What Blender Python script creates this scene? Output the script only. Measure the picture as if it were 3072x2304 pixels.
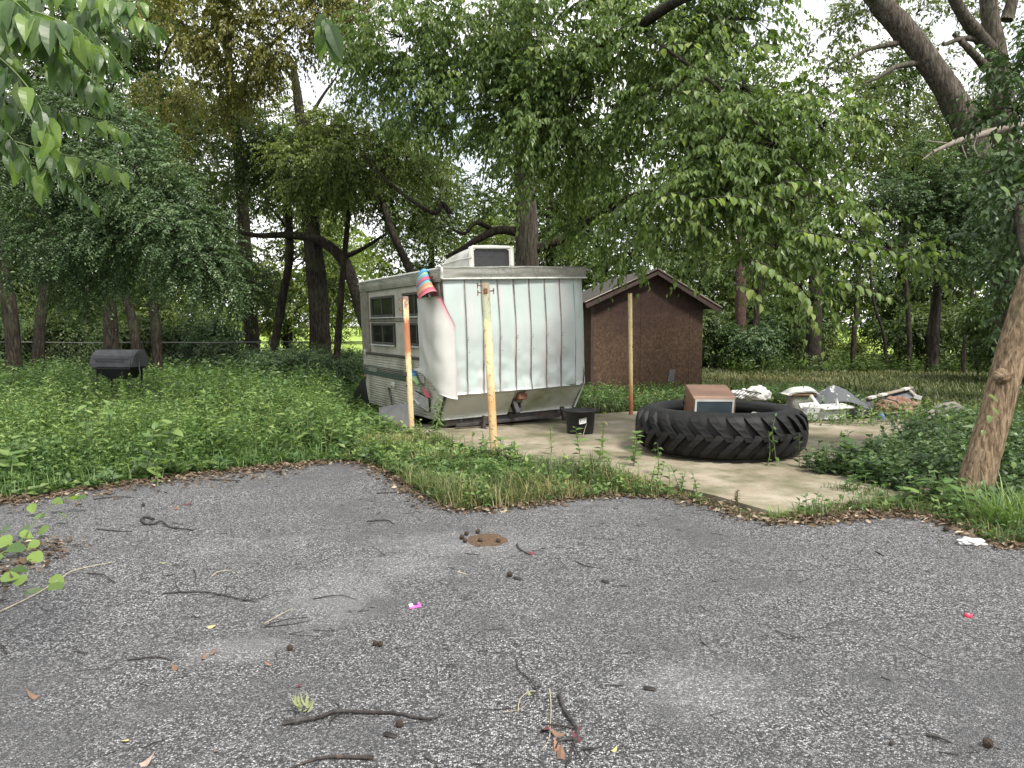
import bpy, math, random
import numpy as np
from mathutils import Matrix, Vector, noise as mnoise

for o in list(bpy.data.objects):
    bpy.data.objects.remove(o)
random.seed(7)
rng = np.random.default_rng(11)
SC = bpy.context.scene
COL = SC.collection
R = math.radians

# ------------------------------------------------------------------ camera, world, sun, exposure
EYE, PITCH, F = 1.55, math.atan(177 / 2308), 2308.0
cam = bpy.data.objects.new('camera', bpy.data.cameras.new('camera'))
COL.objects.link(cam)
cam.location = (0, 0, EYE)
cam.rotation_euler = (math.pi / 2 - PITCH, 0, 0)
cam.data.sensor_width = 36
cam.data.lens = 36 * F / 3072
cam.data.clip_start = 0.05
cam.data.clip_end = 2000
SC.camera = cam

SUN_DIR = Vector((0.42, -0.58, 0.95)).normalized()      # towards the sun: behind the camera, to the right
world = bpy.data.worlds.new('World')
SC.world = world
world.use_nodes = True
wn, wl = world.node_tree.nodes, world.node_tree.links
wn.clear()
wo = wn.new('ShaderNodeOutputWorld')
bg = wn.new('ShaderNodeBackground')
sky = wn.new('ShaderNodeTexSky')
sky.sky_type = 'NISHITA'
sky.sun_disc = False
sky.sun_elevation = math.asin(SUN_DIR.z)
sky.sun_rotation = math.atan2(SUN_DIR.x, SUN_DIR.y)
sky.air_density = 1.0
sky.dust_density = 2.0
tc = wn.new('ShaderNodeTexCoord')
cn = wn.new('ShaderNodeTexNoise')
cn.inputs['Scale'].default_value = 3.2
cn.inputs['Detail'].default_value = 7
cr = wn.new('ShaderNodeValToRGB')
cr.color_ramp.elements[0].position = 0.30
cr.color_ramp.elements[1].position = 0.52
cm = wn.new('ShaderNodeMix')
cm.data_type = 'RGBA'
cm.inputs[7].default_value = (9.9, 9.9, 9.9, 1)       # sunlit cloud
wl.new(tc.outputs['Generated'], cn.inputs['Vector'])
wl.new(cn.outputs['Fac'], cr.inputs['Fac'])
wl.new(cr.outputs['Color'], cm.inputs[0])
wl.new(sky.outputs['Color'], cm.inputs[6])
wl.new(cm.outputs[2], bg.inputs['Color'])
bg.inputs['Strength']  .default_value = 0.135
wl.new(bg.outputs['Background'], wo.inputs['Surface'])

sd = bpy.data.lights.new('sun', 'SUN')
sd.energy = 4.2
sd.angle = R(10)
sd.color = (1.0, 0.955, 0.88)
sun = bpy.data.objects.new('sun', sd)
COL.objects.link(sun)
sun.location = SUN_DIR * 60
sun.rotation_euler = SUN_DIR.to_track_quat('Z', 'Y').to_euler()

vs = SC.view_settings
vs.view_transform = 'Standard'
vs.look = 'None'
vs.gamma = 1
vs.use_curve_mapping = False
vs.exposure = 0.56
SC.render.engine = 'CYCLES'
SC.cycles.max_bounces = 7
SC.cycles.diffuse_bounces = 3
SC.cycles.transmission_bounces = 4
SC.cycles.use_denoising = True

# ------------------------------------------------------------------ pixel -> place (photo pixels, 3072 x 2304)
CP, SP = math.cos(PITCH), math.sin(PITCH)
def ray(px, py):
    u, v = (px - 1536) / F, (1152 - py) / F
    return Vector((u, CP + v * SP, -SP + v * CP))
def G(px, py, z=0.0):                                  # on the ground
    d = ray(px, py)
    t = (z - EYE) / d.z
    return Vector((d.x * t, d.y * t, z))
def D(px, py, y):                                      # at a depth of y metres
    d = ray(px, py)
    t = y / d.y
    return Vector((d.x * t, y, EYE + d.z * t))

# ------------------------------------------------------------------ object helpers
def tag(o, label=None, cat=None, group=None, kind=None):
    if label: o['label'] = label
    if cat: o['category'] = cat
    if group: o['group'] = group
    if kind: o['kind'] = kind
    return o
def thing(name, label, cat, loc=(0, 0, 0), rot=(0, 0, 0), group=None):
    o = bpy.data.objects.new(name, None)
    o.empty_display_size = 0.2
    COL.objects.link(o)
    o.location = loc
    o.rotation_euler = rot
    return tag(o, label, cat, group)
def wmat(o):
    m = Matrix.LocRotScale(o.location, o.rotation_euler, o.scale)
    return wmat(o.parent) @ m if o.parent else m
def link(name, me, parent=None):
    o = bpy.data.objects.new(name, me)
    COL.objects.link(o)
    if parent: o.parent = parent
    return o
def dup(root, loc, rz=None, label=None, scale=None):
    r = root.copy()
    COL.objects.link(r)
    r.location = loc
    if rz is not None: r.rotation_euler = (0, 0, rz)
    if scale: r.scale = (scale,) * 3 if not isinstance(scale, tuple) else scale
    if label: r['label'] = label
    for ch in root.children:
        c = ch.copy(); COL.objects.link(c); c.parent = r
        for g in ch.children:
            d = g.copy(); COL.objects.link(d); d.parent = c
    return r

class MB:
    """collects shapes; build() links them as ONE mesh object"""
    def __init__(s): s.v, s.f, s.sm, s.a = [], [], [], {}
    def add(s, vs, fs, smooth=False):
        b = len(s.v)
        s.v += [tuple(v) for v in vs]
        s.f += [tuple(b + i for i in f) for f in fs]
        s.sm += [smooth] * len(fs)
        return b
    def box(s, c, size, rot=None, bev=0.0):
        x, y, z = [k / 2 for k in size]
        b = min(bev, x * .9, y * .9, z * .9)
        if b <= 0:
            vs = [Vector((i * x, j * y, k * z)) for k in (-1, 1) for j in (-1, 1) for i in (-1, 1)]
            fs = [(0, 2, 3, 1), (4, 5, 7, 6), (0, 1, 5, 4), (2, 6, 7, 3), (0, 4, 6, 2), (1, 3, 7, 5)]
        else:
            vs, fs = [], []
            rings = [(-z, b), (-z + b, 0), (z - b, 0), (z, b)]
            for zz, ins in rings:
                X, Y = x - ins, y - ins
                for (px, py, qx, qy) in ((-X, -Y + b, 0, 0), (-X + b, -Y, 0, 0), (X - b, -Y, 0, 0), (X, -Y + b, 0, 0), (X, Y - b, 0, 0), (X - b, Y, 0, 0), (-X + b, Y, 0, 0), (-X, Y - b, 0, 0)):
                    vs.append(Vector((px, py, zz)))
            for r in range(3):
                for i in range(8):
                    j = (i + 1) % 8
                    fs.append((r * 8 + i, r * 8 + j, r * 8 + 8 + j, r * 8 + 8 + i))
            fs.append(tuple(range(7, -1, -1)))
            fs.append(tuple(range(24, 32)))
        c = Vector(c)
        if rot is not None:
            m = rot if isinstance(rot, Matrix) else Matrix.Rotation(rot[2], 3, 'Z') @ Matrix.Rotation(rot[1], 3, 'Y') @ Matrix.Rotation(rot[0], 3, 'X')
            vs = [m @ v for v in vs]
        s.add([v + c for v in vs], fs)
        return s
    def tube(s, pts, r, n=8, cap=True, smooth=True, wob=0.0):
        pts = [Vector(p) for p in pts]
        rs = r if isinstance(r, (list, tuple)) else [r] * len(pts)
        vs, fs = [], []
        ref = Vector((0.31, 0.87, 0.38)).normalized()
        for i, p in enumerate(pts):
            t = (pts[min(i + 1, len(pts) - 1)] - pts[max(i - 1, 0)]).normalized()
            if abs(t.dot(ref)) > .95: ref = Vector((0.9, -0.2, 0.3)).normalized()
            a = t.cross(ref).normalized(); b = t.cross(a)
            for k in range(n):
                an = 2 * math.pi * k / n
                w = 1 + (random.uniform(-wob, wob) if wob else 0)
                vs.append(p + (a * math.cos(an) + b * math.sin(an)) * rs[i] * w)
        for i in range(len(pts) - 1):
            for k in range(n):
                q = (k + 1) % n
                fs.append((i * n + k, i * n + q, (i + 1) * n + q, (i + 1) * n + k))
        if cap:
            fs.append(tuple(range(n)))
            fs.append(tuple((len(pts) - 1) * n + k for k in range(n - 1, -1, -1)))
        s.add(vs, fs, smooth)
        return s
    def lathe(s, prof, c=(0, 0, 0), n=32, closed=False, smooth=True, cap=False):
        vs, fs = [], []
        m = len(prof)
        for k in range(n):
            an = 2 * math.pi * k / n
            for (r, z) in prof:
                vs.append((c[0] + r * math.cos(an), c[1] + r * math.sin(an), c[2] + z))
        for k in range(n):
            q = (k + 1) % n
            for i in range(m if closed else m - 1):
                j = (i + 1) % m
                fs.append((k * m + i, q * m + i, q * m + j, k * m + j))
        if cap:
            fs.append(tuple(k * m for k in range(n - 1, -1, -1)))
            fs.append(tuple(k * m + m - 1 for k in range(n)))
        s.add(vs, fs, smooth)
        return s
    def grid(s, fn, nu, nv, smooth=True, thick=0.0):
        """fn(u, v) -> point; a sheet with optional thickness"""
        P = [[Vector(fn(i / nu, j / nv)) for j in range(nv + 1)] for i in range(nu + 1)]
        vs = [P[i][j] for i in range(nu + 1) for j in range(nv + 1)]
        w = nv + 1
        fs = [(i * w + j, (i + 1) * w + j, (i + 1) * w + j + 1, i * w + j + 1) for i in range(nu) for j in range(nv)]
        if thick:
            n0 = len(vs)
            back = []
            for i in range(nu + 1):
                for j in range(nv + 1):
                    du = P[min(i + 1, nu)][j] - P[max(i - 1, 0)][j]
                    dv = P[i][min(j + 1, nv)] - P[i][max(j - 1, 0)]
                    nn = du.cross(dv)
                    nn = nn.normalized() if nn.length > 1e-9 else Vector((0, 0, 1))
                    back.append(P[i][j] - nn * thick)
            vs += back
            fs2 = [tuple(n0 + k for k in reversed(f)) for f in fs]
            edge = [i * w for i in range(nu + 1)] + [nu * w + j for j in range(1, nv + 1)] + [i * w + nv for i in range(nu - 1, -1, -1)] + [j for j in range(nv - 1, 0, -1)]
            fs3 = [(edge[k], n0 + edge[k], n0 + edge[(k + 1) % len(edge)], edge[(k + 1) % len(edge)]) for k in range(len(edge))]
            fs = fs + fs2 + [tuple(reversed(f)) for f in fs3]
        s.add(vs, fs, smooth)
        return s
    def prism(s, poly, d):
        """polygon (3-D points, planar) extruded by the vector d"""
        n = len(poly); d = Vector(d)
        vs = [Vector(p) for p in poly] + [Vector(p) + d for p in poly]
        fs = [tuple(range(n - 1, -1, -1)), tuple(range(n, 2 * n))] + [(i, (i + 1) % n, n + (i + 1) % n, n + i) for i in range(n)]
        s.add(vs, fs)
        return s
    def mesh(s, name, mats, inv=None):
        me = bpy.data.meshes.new(name)
        vv = s.v if inv is None else [tuple(inv @ Vector(v)) for v in s.v]
        me.from_pydata(vv, [], s.f)
        me.polygons.foreach_set('use_smooth', s.sm)
        for m in (mats if isinstance(mats, (list, tuple)) else [mats]): me.materials.append(m)
        for k, arr in s.a.items():
            at = me.attributes.new(k, 'FLOAT', 'POINT')
            at.data.foreach_set('value', arr)
        return me
    def build(s, name, mats, parent=None, world=False):
        inv = wmat(parent).inverted() if (parent and world) else None
        return link(name, s.mesh(name, mats, inv), parent)

# ------------------------------------------------------------------ materials
class N:
    def __init__(s, name):
        s.m = bpy.data.materials.new(name); s.m.use_nodes = True
        s.t = s.m.node_tree; s.n = s.t.nodes; s.l = s.t.links
        s.b = s.n['Principled BSDF']; s.out = s.n['Material Output']
        s.tc = s.n.new('ShaderNodeTexCoord')
        s.co = s.tc.outputs['Object']
    def new(s, t): return s.n.new('ShaderNode' + t)
    def set(s, sock, v):
        if isinstance(v, bpy.types.NodeSocket): s.l.new(v, sock)
        elif isinstance(v, (tuple, list)) and len(v) == 3 and sock.type == 'RGBA': sock.default_value = (*v, 1)
        else: sock.default_value = v
    def mapping(s, scale=(1, 1, 1), rot=(0, 0, 0), src=None):
        m = s.new('Mapping'); m.inputs['Scale'].default_value = scale; m.inputs['Rotation'].default_value = rot
        s.l.new(src or s.co, m.inputs['Vector']); return m.outputs[0]
    def noise(s, sc, det=4, rough=.55, vec=None, dist=0):
        n = s.new('TexNoise'); n.inputs['Scale'].default_value = sc; n.inputs['Detail'].default_value = det
        n.inputs['Roughness'].default_value = rough; n.inputs['Distortion'].default_value = dist
        s.l.new(vec or s.co, n.inputs['Vector']); return n.outputs['Fac']
    def voro(s, sc, feat='F1', out='Distance', vec=None, rnd=1):
        n = s.new('TexVoronoi'); n.feature = feat; n.inputs['Scale'].default_value = sc
        n.inputs['Randomness'].default_value = rnd
        s.l.new(vec or s.co, n.inputs['Vector']); return n.outputs[out]
    def ramp(s, f, stops, interp='LINEAR'):
        n = s.new('ValToRGB'); r = n.color_ramp; r.interpolation = interp
        while len(r.elements) < len(stops): r.elements.new(.5)
        for e, (p, c) in zip(r.elements, stops):
            e.position = p; e.color = (*(c if isinstance(c, (tuple, list)) else (c, c, c)), 1)
        s.set(n.inputs['Fac'], f); return n.outputs['Color']
    def mix(s, f, a, b, blend='MIX'):
        n = s.new('Mix'); n.data_type = 'RGBA'; n.blend_type = blend
        s.set(n.inputs[0], f); s.set(n.inputs[6], a); s.set(n.inputs[7], b); return n.outputs[2]
    def math(s, op, a, b=0.0):
        n = s.new('Math'); n.operation = op; s.set(n.inputs[0], a); s.set(n.inputs[1], b); return n.outputs[0]
    def attr(s, k):
        n = s.new('Attribute'); n.attribute_name = k; return n.outputs['Fac']
    def sep(s, v=None):
        n = s.new('SeparateXYZ'); s.l.new(v or s.co, n.inputs[0]); return n.outputs
    def bump(s, h, strength=.4, dist=.02):
        n = s.new('Bump'); n.inputs['Strength'].default_value = strength; n.inputs['Distance'].default_value = dist
        s.l.new(h, n.inputs['Height']); s.l.new(n.outputs[0], s.b.inputs['Normal']); return n.outputs[0]
    def done(s, col=None, rough=None, metal=None, spec=None):
        if col is not None: s.set(s.b.inputs['Base Color'], col)
        if rough is not None: s.set(s.b.inputs['Roughness'], rough)
        if metal is not None: s.set(s.b.inputs['Metallic'], metal)
        if spec is not None: s.set(s.b.inputs['Specular IOR Level'], spec)
        return s.m

def simple(name, col, rough=.7, var=.35, sc=8, bump=.15, bd=.01, metal=0, spec=.4, dirt=None, dsc=3, damt=.6):
    n = N(name)
    f = n.noise(sc, 6)
    a = tuple(c * (1 - var) for c in col); b = tuple(min(1, c * (1 + var * .7)) for c in col)
    c = n.ramp(f, [(.3, a), (.7, b)])
    if dirt:
        d = n.ramp(n.noise(dsc, 8, .65), [(.48, 0.0), (.68, damt)])
        c = n.mix(d, c, dirt)
    if bump: n.bump(n.noise(sc * 4, 5), bump, bd)
    return n.done(c, rough, metal, spec)

def m_asphalt():
    n = N('weathered_asphalt')
    v1 = n.voro(120, 'F1', 'Color'); d1 = n.voro(120, 'DISTANCE_TO_EDGE', 'Distance')
    v2 = n.voro(260, 'F1', 'Color')
    r1 = n.sep(v1)[0]; r2 = n.sep(v2)[1]
    stone = n.ramp(r1, [(.0, (.012, .012, .013)), (.42, (.024, .024, .026)), (.54, (.15, .15, .153)), (.78, (.29, .29, .292)), (1, (.58, .57, .56))])
    fine = n.ramp(r2, [(.0, (.040, .040, .042)), (.6, (.070, .070, .073)), (1, (.19, .19, .193))])
    big = n.noise(.55, 5, .6)
    wear = n.ramp(n.math('ADD', n.math('MULTIPLY', big, .6), n.math('MULTIPLY', n.noise(2.6, 6, .65), .4)), [(.38, .05), (.47, .6), (.60, 1.0)])
    edge = n.ramp(d1, [(.02, 0.0), (.16, 1.0)])
    c = n.mix(n.math('MULTIPLY', edge, wear), fine, stone)
    pale = n.ramp(n.math('ADD', n.math('MULTIPLY', n.noise(.62, 4, .55, n.mapping((1, 1.2, 1), (0, 0, 2.2))), .7), n.math('MULTIPLY', n.noise(5, 6, .7), .3)), [(.56, 0.0), (.70, .6)])
    for gx, gy, rx, ry in ((1000, 1790, .42, .62), (1180, 1700, .45, .30), (1400, 1640, .75, .38), (2090, 2080, .42, .34), (700, 1960, .30, .2)):
        q = G(gx, gy)
        e = n.new('VectorMath'); e.operation = 'DISTANCE'; e.inputs[1].default_value = (q.x / rx, q.y / ry, 0)
        n.l.new(n.mapping((1 / rx, 1 / ry, 0)), e.inputs[0])
        pale = n.math('MAXIMUM', pale, n.ramp(n.math('ADD', e.outputs['Value'], n.math('MULTIPLY', n.math('SUBTRACT', n.noise(4, 6, .7), .5), 1.8)), [(.35, .5), (1.0, 0.0)]))
    c = n.mix(pale, c, n.mix(.55, n.mix(1.0, c, (2.2, 2.2, 2.2), 'MULTIPLY'), (.22, .22, .222)))
    smear = n.ramp(n.noise(2.1, 5, .6, n.mapping((.35, 1.2, 1), (0, 0, -.7))), [(.62, 0.0), (.70, .5)])
    c = n.mix(smear, c, n.mix(.35, c, (.05, .05, .053)))
    # thin broken cracks
    wv = n.new('Vector' + 'Math'); wv.operation = 'ADD'
    nn = n.new('TexNoise'); nn.inputs['Scale'].default_value = 1.7; nn.inputs['Detail'].default_value = 5; n.l.new(n.co, nn.inputs['Vector'])
    n.l.new(n.co, wv.inputs[0]); n.l.new(nn.outputs['Color'], wv.inputs[1])
    ck = n.voro(.62, 'DISTANCE_TO_EDGE', 'Distance', vec=wv.outputs[0])
    ckm = n.math('MULTIPLY', n.ramp(ck, [(.0035, 1.0), (.0075, 0.0)]), n.ramp(n.noise(.8, 4, .6), [(.50, 0.0), (.60, .8)]))
    c = n.mix(ckm, c, (.018, .018, .018))
    h = n.math('ADD', n.math('MULTIPLY', n.ramp(d1, [(0, 0.0), (.3, 1.0)]), .8), n.math('MULTIPLY', r1, .6))
    n.bump(h, .9, .006)
    return n.done(c, .82, spec=.35)
def m_concrete():
    n = N('mossy_concrete')
    f = n.noise(1.1, 8, .62)
    c = n.ramp(f, [(.3, (.15, .122, .086)), (.5, (.245, .210, .155)), (.72, (.35, .315, .255))])
    c = n.mix(n.ramp(n.noise(1.7, 8, .68, n.mapping((1, 1, 1), (0, 0, 1))), [(.44, 0.0), (.62, .8)]), c, (.085, .088, .042))
    c = n.mix(n.ramp(n.noise(40, 3), [(.55, 0.0), (.75, .5)]), c, (.12, .105, .08))
    n.bump(n.math('ADD', n.noise(60, 4), n.noise(7, 5)), .35, .006)
    return n.done(c, .9, spec=.2)
def m_ground():
    n = N('yard_soil_and_grass')
    f = n.noise(.9, 9, .65)
    c = n.ramp(f, [(.32, (.055, .04, .024)), (.45, (.05, .065, .022)), (.58, (.065, .095, .03)), (.72, (.13, .12, .05))])
    c = n.mix(n.ramp(n.noise(14, 6, .7), [(.4, 0.0), (.7, .6)]), c, (.03, .045, .015))
    n.bump(n.noise(22, 7, .7), .9, .05)
    return n.done(c, .95, spec=.1)
def m_meadow():
    n = N('meadow_grass_sun_in_colour')
    c = n.ramp(n.noise(.35, 9, .65), [(.3, (.17, .25, .05)), (.6, (.27, .36, .08)), (.75, (.34, .38, .12))])  # raised grass tones: the full sun on the meadow is put into the colour
    n.bump(n.noise(9, 7, .7), .7, .05)
    return n.done(c, .95, spec=.1)
def m_leaf(name, lo, mid, hi, trans=.35, rough=.5, spec=.35):
    n = N(name)
    t = n.attr('tint')
    c = n.ramp(t, [(0, lo), (.55, mid), (1, hi)])
    n.done(c, rough, spec=spec)
    tr = n.new('BsdfTranslucent')
    n.l.new(n.mix(.5, c, n.mix(1.0, c, (1.5, 1.7, .6), 'MULTIPLY')), tr.inputs['Color'])
    mx = n.new('MixShader'); mx.inputs[0].default_value = trans
    n.l.new(n.b.outputs[0], mx.inputs[1]); n.l.new(tr.outputs[0], mx.inputs[2])
    n.l.new(mx.outputs[0], n.out.inputs['Surface'])
    return n.m
def m_bark(name, lo, hi, sc=1.0):
    n = N(name)
    v = n.mapping((26 * sc, 26 * sc, 5 * sc))
    f = n.noise(1, 8, .65, v, .6)
    g = n.noise(1.5, 4)
    c = n.ramp(f, [(.34, tuple(x * .35 for x in lo)), (.48, lo), (.64, hi)])
    c = n.mix(n.ramp(g, [(.5, 0.0), (.7, .55)]), c, (.06, .075, .035))
    n.bump(f, 1.0, .03)
    return n.done(c, .92, spec=.15)

ASPHALT, CONCRETE, GROUND, MEADOW = m_asphalt(), m_concrete(), m_ground(), m_meadow()
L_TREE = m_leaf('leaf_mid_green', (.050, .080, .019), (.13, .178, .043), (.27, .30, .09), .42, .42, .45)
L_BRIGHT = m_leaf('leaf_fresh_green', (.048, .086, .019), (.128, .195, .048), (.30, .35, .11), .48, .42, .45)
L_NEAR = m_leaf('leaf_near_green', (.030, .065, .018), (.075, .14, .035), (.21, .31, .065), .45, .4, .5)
L_DARK = m_leaf('leaf_green_shade_in_colour', (.030, .054, .014), (.070, .110, .029), (.155, .20, .052), .38, .45, .4)  # darker copy of the leaf greens, canopy shade put into the colour
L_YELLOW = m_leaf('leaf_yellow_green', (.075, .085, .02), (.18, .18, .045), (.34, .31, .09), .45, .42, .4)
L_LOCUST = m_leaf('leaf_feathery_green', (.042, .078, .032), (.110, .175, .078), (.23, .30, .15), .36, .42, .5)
L_FAR = m_leaf('leaf_far_sun_in_colour', (.07, .11, .022), (.17, .22, .04), (.32, .36, .085), .45)  # brighter copy of the leaf greens, sunlight put into the colour
L_WEED = m_leaf('leaf_weed_green', (.036, .080, .020), (.098, .172, .046), (.25, .33, .10), .35, .45, .45)
L_GROUND = m_leaf('leaf_ground_cover', (.028, .056, .020), (.062, .112, .036), (.15, .215, .07), .3, .42, .5)
L_GRASS = m_leaf('grass_blade', (.050, .085, .026), (.12, .155, .052), (.34, .29, .145), .3)
L_LAWN = m_leaf('lawn_blade', (.045, .062, .02), (.085, .10, .034), (.19, .17, .075), .25)
L_LITTER = m_leaf('dry_leaf_litter', (.05, .034, .022), (.14, .10, .068), (.42, .35, .26), .1, .8, .15)
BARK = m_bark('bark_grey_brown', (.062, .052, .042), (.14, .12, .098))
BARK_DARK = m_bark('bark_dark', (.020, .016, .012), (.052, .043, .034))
BARK_LEAN = m_bark('bark_warm_brown', (.17, .12, .075), (.34, .25, .165), 1.6)
STEM = simple('green_stem', (.11, .15, .05), .6, sc=20, bump=0)
STEM_PALE = simple('pale_dry_stem', (.36, .31, .22), .7, sc=30, bump=0)
TWIG = simple('dark_twig_bark', (.022, .018, .016), .85, .5, 40, .5, .003, dirt=(.09, .085, .08), dsc=30)
TWIG_RED = simple('reddish_twig_bark', (.035, .03, .027), .85, .5, 40, .5, .003, dirt=(.15, .075, .04), dsc=5, damt=1)

# ------------------------------------------------------------------ fast leaf / blade / twig meshes (numpy)
def fast_mesh(name, V, T, mat, tint=None, smooth=False):
    me = bpy.data.meshes.new(name)
    V = np.ascontiguousarray(V, dtype=np.float32).reshape(-1, 3); T = np.ascontiguousarray(T, dtype=np.int32).reshape(-1, 3)
    me.vertices.add(len(V)); me.loops.add(len(T) * 3); me.polygons.add(len(T))
    me.vertices.foreach_set('co', V.ravel()); me.loops.foreach_set('vertex_index', T.ravel())
    me.polygons.foreach_set('loop_start', np.arange(0, len(T) * 3, 3, dtype=np.int32))
    me.polygons.foreach_set('use_smooth', np.full(len(T), smooth))
    if tint is not None:
        at = me.attributes.new('tint', 'FLOAT', 'POINT'); at.data.foreach_set('value', np.ascontiguousarray(tint, dtype=np.float32))
    me.materials.append(mat); me.update(calc_edges=True)
    return me
def unit(a): return a / np.maximum(np.linalg.norm(a, axis=-1, keepdims=True), 1e-9)
def leaf2(w=.5, cup=.08, dr=.1):
    return (np.array([(0, 0, 0), (-w / 2, .42, cup), (w / 2, .42, cup), (0, 1, -dr)]), np.array([(0, 2, 3), (0, 3, 1)]))
def leaf4(w=.55, cup=.08, dr=.16):
    return (np.array([(0, 0, 0), (-w / 2, .38, cup), (w / 2, .38, cup), (0, .5, -.02), (0, 1, -dr)]), np.array([(0, 2, 3), (0, 3, 1), (3, 2, 4), (3, 4, 1)]))
def leaf_big(w=.6, n=5, dr=.22, cup=.07, serr=.0):
    vs, fs = [(0, -.12, 0)], []
    prev = None
    for i in range(n + 1):
        t = i / n
        hw = w / 2 * (math.sin(math.pi * min(1, t ** .72)) ** .8 if 0 < t < 1 else 0.0)
        y = t; z = -dr * t * t
        if i == 0 or i == n: vs.append((0, y, z)); cur = (len(vs) - 1,)
        else:
            s = 1 + serr * (1 if i % 2 else -1)
            vs += [(-hw * s, y - .02, z + cup * hw * 3), (0, y, z), (hw * s, y - .02, z + cup * hw * 3)]
            cur = (len(vs) - 3, len(vs) - 2, len(vs) - 1)
        if prev is not None:
            if len(prev) == 1 and len(cur) == 3: fs += [(prev[0], cur[1], cur[0]), (prev[0], cur[2], cur[1])]
            elif len(prev) == 3 and len(cur) == 3:
                a, b, c = prev; d, e, f = cur
                fs += [(a, b, e), (a, e, d), (b, c, f), (b, f, e)]
            elif len(prev) == 3: fs += [(prev[0], prev[1], cur[0]), (prev[1], prev[2], cur[0])]
        prev = cur
    return np.array(vs), np.array(fs)
def leaves(pos, dirs, ups, size, tpl):
    tv, tf = tpl
    y = unit(dirs); x = unit(np.cross(y, ups)); z = np.cross(x, y)
    s = size[:, None, None]
    V = pos[:, None, :] + s * (tv[None, :, 0:1] * x[:, None, :] + tv[None, :, 1:2] * y[:, None, :] + tv[None, :, 2:3] * z[:, None, :])
    T = tf[None] + (np.arange(len(pos)) * len(tv))[:, None, None]
    return V.reshape(-1, 3), T.reshape(-1, 3)
def rnd(*s): return rng.normal(size=s)
def twig_leaves(O, Dr, L, K, size, droop=.35, ldroop=.45, spiral=False, spread=.8, t0=.12, jit=.3):
    """leaf arrays along curved twigs"""
    T = len(O)
    t = np.linspace(t0, 1, K)[None, :] + rng.uniform(-.5, .5, (T, K)) * (.8 / K)
    Lb = L[:, None]
    dz = np.array([0, 0, -1.0])
    P = O[:, None, :] + (Dr[:, None, :] * (Lb * t)[..., None]) + dz * (droop * Lb * t * t)[..., None]
    tan = unit(Dr[:, None, :] + dz * (2 * droop * t)[..., None])
    ref = np.where(np.abs(tan[..., 2:3]) > .9, np.array([1.0, 0, 0]), np.array([0, 0, 1.0]))
    s = unit(np.cross(tan, ref)); b = np.cross(s, tan)
    k = np.arange(K)[None, :]
    ang = (k * 2.4 if spiral else k * math.pi) + rng.uniform(-.5, .5, (T, K)) + (rng.uniform(0, 6.28, (T, 1)) if spiral else 0)
    side = s * np.cos(ang)[..., None] + b * np.sin(ang)[..., None] * (1 if spiral else .4)
    dirs = tan * (1 - spread * .6) + side * spread + rnd(T, K, 3) * jit + dz * ldroop
    ups = np.array([0, 0, 1.0]) + rnd(T, K, 3) * .35 + tan * .2
    sz = size * rng.uniform(.75, 1.35, (T, K)) * (1.15 - .3 * t)
    return P.reshape(-1, 3), dirs.reshape(-1, 3), ups.reshape(-1, 3), sz.reshape(-1)
def tint_for(npl, nv, base=.45, sp=.22, clump=None):
    t = rng.normal(base, sp, npl)
    if clump is not None: t = t + clump
    return np.repeat(np.clip(t, 0, 1), nv)
def tubes(P, r, n=3):
    """P (T,S,3) paths, r (T,S) radii -> triangles"""
    T, S, _ = P.shape
    tan = unit(np.gradient(P, axis=1))
    ref = np.where(np.abs(tan[..., 2:3]) > .9, np.array([1.0, 0, 0]), np.array([0, 0, 1.0]))
    a = unit(np.cross(tan, ref)); b = np.cross(tan, a)
    an = np.arange(n) * 2 * math.pi / n
    V = P[:, :, None, :] + r[:, :, None, None] * (np.cos(an)[None, None, :, None] * a[:, :, None, :] + np.sin(an)[None, None, :, None] * b[:, :, None, :])
    idx = np.arange(T * S * n).reshape(T, S, n)
    q = np.roll(idx, -1, axis=2)
    A, B, C, E = idx[:, :-1], q[:, :-1], q[:, 1:], idx[:, 1:]
    tri = np.concatenate([np.stack([A, B, C], -1).reshape(-1, 3), np.stack([A, C, E], -1).reshape(-1, 3)])
    return V.reshape(-1, 3), tri
def blades(pos, h, w, lean, az=None):
    n = len(pos)
    az = rng.uniform(0, 6.28, n) if az is None else az
    d = np.stack([np.cos(az), np.sin(az), np.zeros(n)], 1); s = np.stack([-np.sin(az), np.cos(az), np.zeros(n)], 1)
    z = np.array([0, 0, 1.0])
    h = h[:, None]; w = w[:, None] / 2; lean = lean[:, None]
    m = pos + z * h * .6 + d * h * lean * .35
    t = pos + z * h * (1 - lean * .35) + d * h * lean
    V = np.stack([pos - s * w, pos + s * w, m - s * w * .8, m + s * w * .8, t], 1)
    T = np.array([(0, 1, 3), (0, 3, 2), (2, 3, 4)])[None] + (np.arange(n) * 5)[:, None, None]
    return V.reshape(-1, 3), T.reshape(-1, 3)
def merge(parts):
    Vs, Ts, b = [], [], 0
    for V, T in parts:
        Vs.append(V); Ts.append(T + b); b += len(V)
    return np.concatenate(Vs), np.concatenate(Ts)

# ================================================================== THE SETTING
def sheet(name, pts, z, mat, kind='structure', label=None, res=None):
    me = bpy.data.meshes.new(name)
    me.from_pydata([(p[0], p[1], z) for p in pts], [], [tuple(range(len(pts)))])
    me.materials.append(mat)
    o = link(name, me)
    if o.data.polygons[0].normal.z < 0: o.data.flip_normals()
    return tag(o, label, kind=kind)
sheet('ground', [(-400, -200), (400, -200), (400, 600), (-400, 600)], 0.0, GROUND, label='bare soil and thin grass of the overgrown yard')
sheet('meadow', [(-300, 40), (300, 40), (300, 420), (-300, 420)], 0.006, MEADOW, label='sunlit open meadow beyond the trees')

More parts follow.
